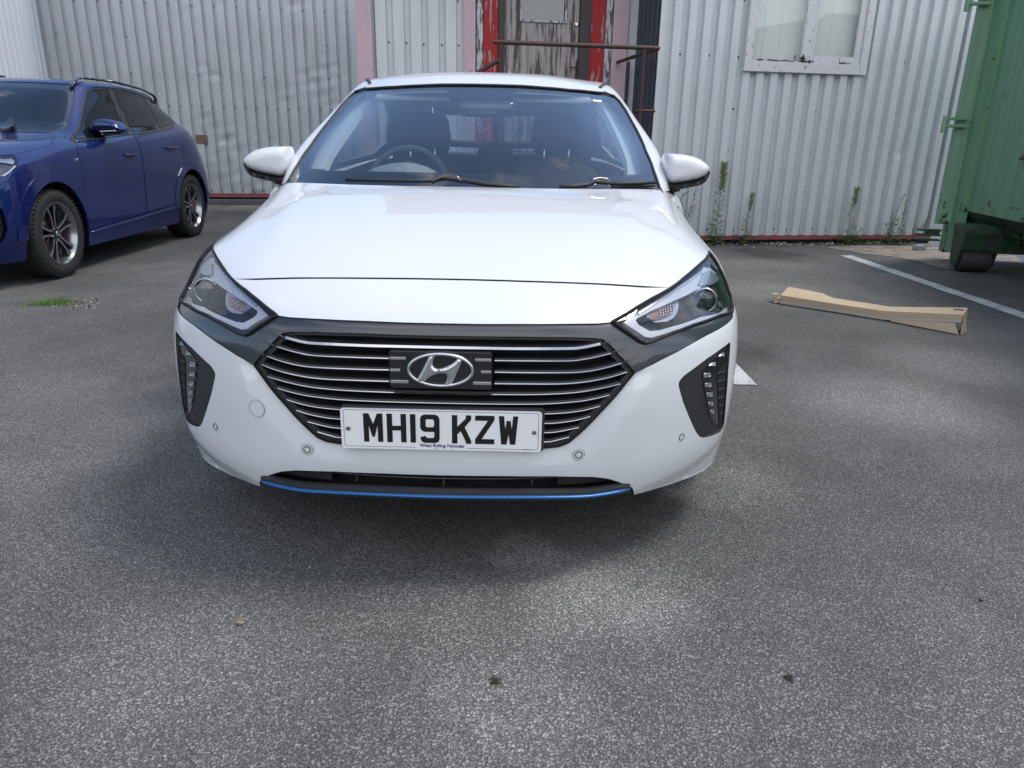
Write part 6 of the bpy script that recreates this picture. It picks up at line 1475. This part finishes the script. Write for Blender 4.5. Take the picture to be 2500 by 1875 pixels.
def bush(base, stalks, label, seed, n=200, r=.26, h=.30):
    rnd = random.Random(seed); b = on_wall(*base); b[2] = 0
    o = tag(empty('weed', tuple(Q0+E_*b[0]-NB*b[1]), A10), label, 'weed')
    m = MB()
    for i in range(n):
        a = rnd.uniform(0, 6.28); q = rnd.gauss(0, r*.5); z = abs(rnd.gauss(0, h*.45))*max(.15, 1-abs(q)/r/1.3); leafv(m, (q, rnd.gauss(-.02, .05), z), (math.cos(a), math.sin(a), rnd.uniform(-.1, .8)), (0, 0, 1), rnd.uniform(.03, .075), rnd.uniform(.006, .014), rnd.choice((0, 1, 1)))
    m.build('leaves', [M_leaf, M_leaf2], o)
    for st in stalks:
        pts = [on_wall(*p, out=.10)-b for p in st]; m = MB(); m.tube([tuple(p) for p in pts], .0032, 5)
        for k in range(7):
            f = rnd.uniform(.25, 1); i = f*(len(pts)-1); j = min(int(i), len(pts)-2); p = pts[j]+(pts[j+1]-pts[j])*(i-j); q = p+np.array([rnd.uniform(-.03, .03), rnd.uniform(-.02, .02), rnd.uniform(.01, .04)])
            m.tube([tuple(p), tuple(q)], .0018, 4); m.lathe([(-.007, 0), (0, .008), (.007, 0)], 6, 0, Matrix.Translation(tuple(q)), 'z')
        m.build('stalk', M_dry, o)
bush((2172,600), [[(2172,590),(2182,540),(2200,490),(2211,474)], [(2185,590),(2200,545),(2212,505),(2210,495)], [(2168,598),(2173,560),(2180,520)]], 'bushy weed with dry seed stalks near the green skip', 5)
bush((1672,585), [[(1660,580),(1680,530),(1695,480),(1700,455)], [(1668,585),(1686,530),(1693,500)], [(1640,560),(1665,480),(1690,462)], [(1655,590),(1660,520),(1662,500)]], 'thin dry branching weed half hidden behind the white car, under its mirror', 6, n=60, r=.2, h=.2)
rnd = random.Random(9)
# grass growing out of a crack on the left
g0 = at_z(125, 742)
def crack_grass():
    m = MB(); rnd = random.Random(8)
    for i in range(900):
        u = rnd.gauss(0, .115); v = rnd.gauss(0, .05); 
        h = .040*math.exp(-(u-.02)**2/.02)*rnd.uniform(.35, 1.1)+.006; a = rnd.uniform(0, 6.28); leafv(m, (u, v+.1*u, 0), (math.cos(a)*.6, math.sin(a)*.6, 1), (1, 0, 0), h, .0022, rnd.choice((0, 0, 1)))
    o = m.build('grass', [plain('grass_green', (.13, .22, .045), .7, var=.3, vs=30), M_leaf2], None); o.location = (g0[0], g0[1], .002); tag(o, 'small tuft of bright green grass growing from a crack in the asphalt', 'grass', kind='stuff')
crack_grass()
# loose grit at the wall foot and over the yard
def grit():
    m = MB(); rnd = random.Random(21)
    for i in range(420):
        if i < 210: s = rnd.uniform(0, 3.1); p = Q0+E_*s+NB*abs(rnd.gauss(.06, .10)); r = rnd.uniform(.006, .022)
        elif i < 300: p = at_z(rnd.uniform(130, 240), rnd.uniform(730, 755)); r = rnd.uniform(.004, .011)
        else: p = np.array([rnd.uniform(-4, 4.5), rnd.uniform(-.9, 6), 0]); r = rnd.uniform(.002, .006)
        Mx = Matrix.Translation((p[0], p[1], r*.45)) @ Matrix.Rotation(rnd.uniform(0, 6), 4, 'Z') @ Matrix.Rotation(rnd.uniform(0, 1), 4, 'X')
        V = [(r*a*rnd.uniform(.7, 1.2), r*b_*rnd.uniform(.7, 1.2), r*c_*.7*rnd.uniform(.7, 1.1)) for a, b_, c_ in ((1,0,0),(-1,0,0),(0,1,0),(0,-1,0),(0,0,1),(0,0,-1))]
        m.add(V, [(0,2,4),(2,1,4),(1,3,4),(3,0,4),(2,0,5),(1,2,5),(3,1,5),(0,3,5)], rnd.choice((0, 0, 1)), Mx)
    o = m.build('grit', [plain('grit_pale', (.32, .31, .29), .8, var=.4, vs=30), plain('grit_dark', (.05, .045, .04), .9, var=.3)], None); tag(o, 'loose grit and crumbs scattered over the asphalt', 'gravel', kind='stuff')
grit()
b_ = at_z(2243, 611); m = MB(); m.box((0, 0, .03), (.13, .09, .06), bev=.008); o = m.build('concrete_block', plain('block_grey', (.30, .32, .35), .8, var=.2, vs=20, bump=.3), None, auto=40); o.location = (b_[0], b_[1], 0); o.rotation_euler = (0, 0, .3)
tag(o, 'small pale grey block on the ground between the bushy weed and the skip', 'block')
l_ = at_z(586, 1525); m = MB(); m.add([(-.011,0,.002),(-.003,.006,.005),(.009,.003,.006),(.012,-.002,.003),(.002,-.006,.004)], [(0,1,4),(1,2,4),(2,3,4)]); o = m.build('dry_leaf', plain('leaf_brown', (.22, .17, .12), .8, var=.3, vs=90), None); o.location = (l_[0], l_[1], .004)
tag(o, 'tiny curled brown leaf on the asphalt in front of the car', 'leaf')
# dark clumps of dirt on the near asphalt
for px, py, r, lab in ((1208,1663,.013,'dark crumb of dirt on the asphalt in the middle of the foreground'), (1925,1655,.012,'dark crumb of dirt on the asphalt in the right foreground')):
    p = at_z(px, py); m = MB(); rnd = random.Random(px)
    for k in range(110):
        a = rnd.uniform(0, 6.28); leafv(m, (rnd.gauss(0, r*.42), rnd.gauss(0, r*.5), .001), (math.cos(a), math.sin(a), .5), (0, 0, 1), rnd.uniform(.003, .007), .0012, 0)
    o = m.build('dirt_clump', plain('dark_moss', (.025, .024, .016), .9, var=.5, vs=200), None); o.location = (p[0], p[1], 0); tag(o, lab, 'dirt', group='dirt clumps on the asphalt')
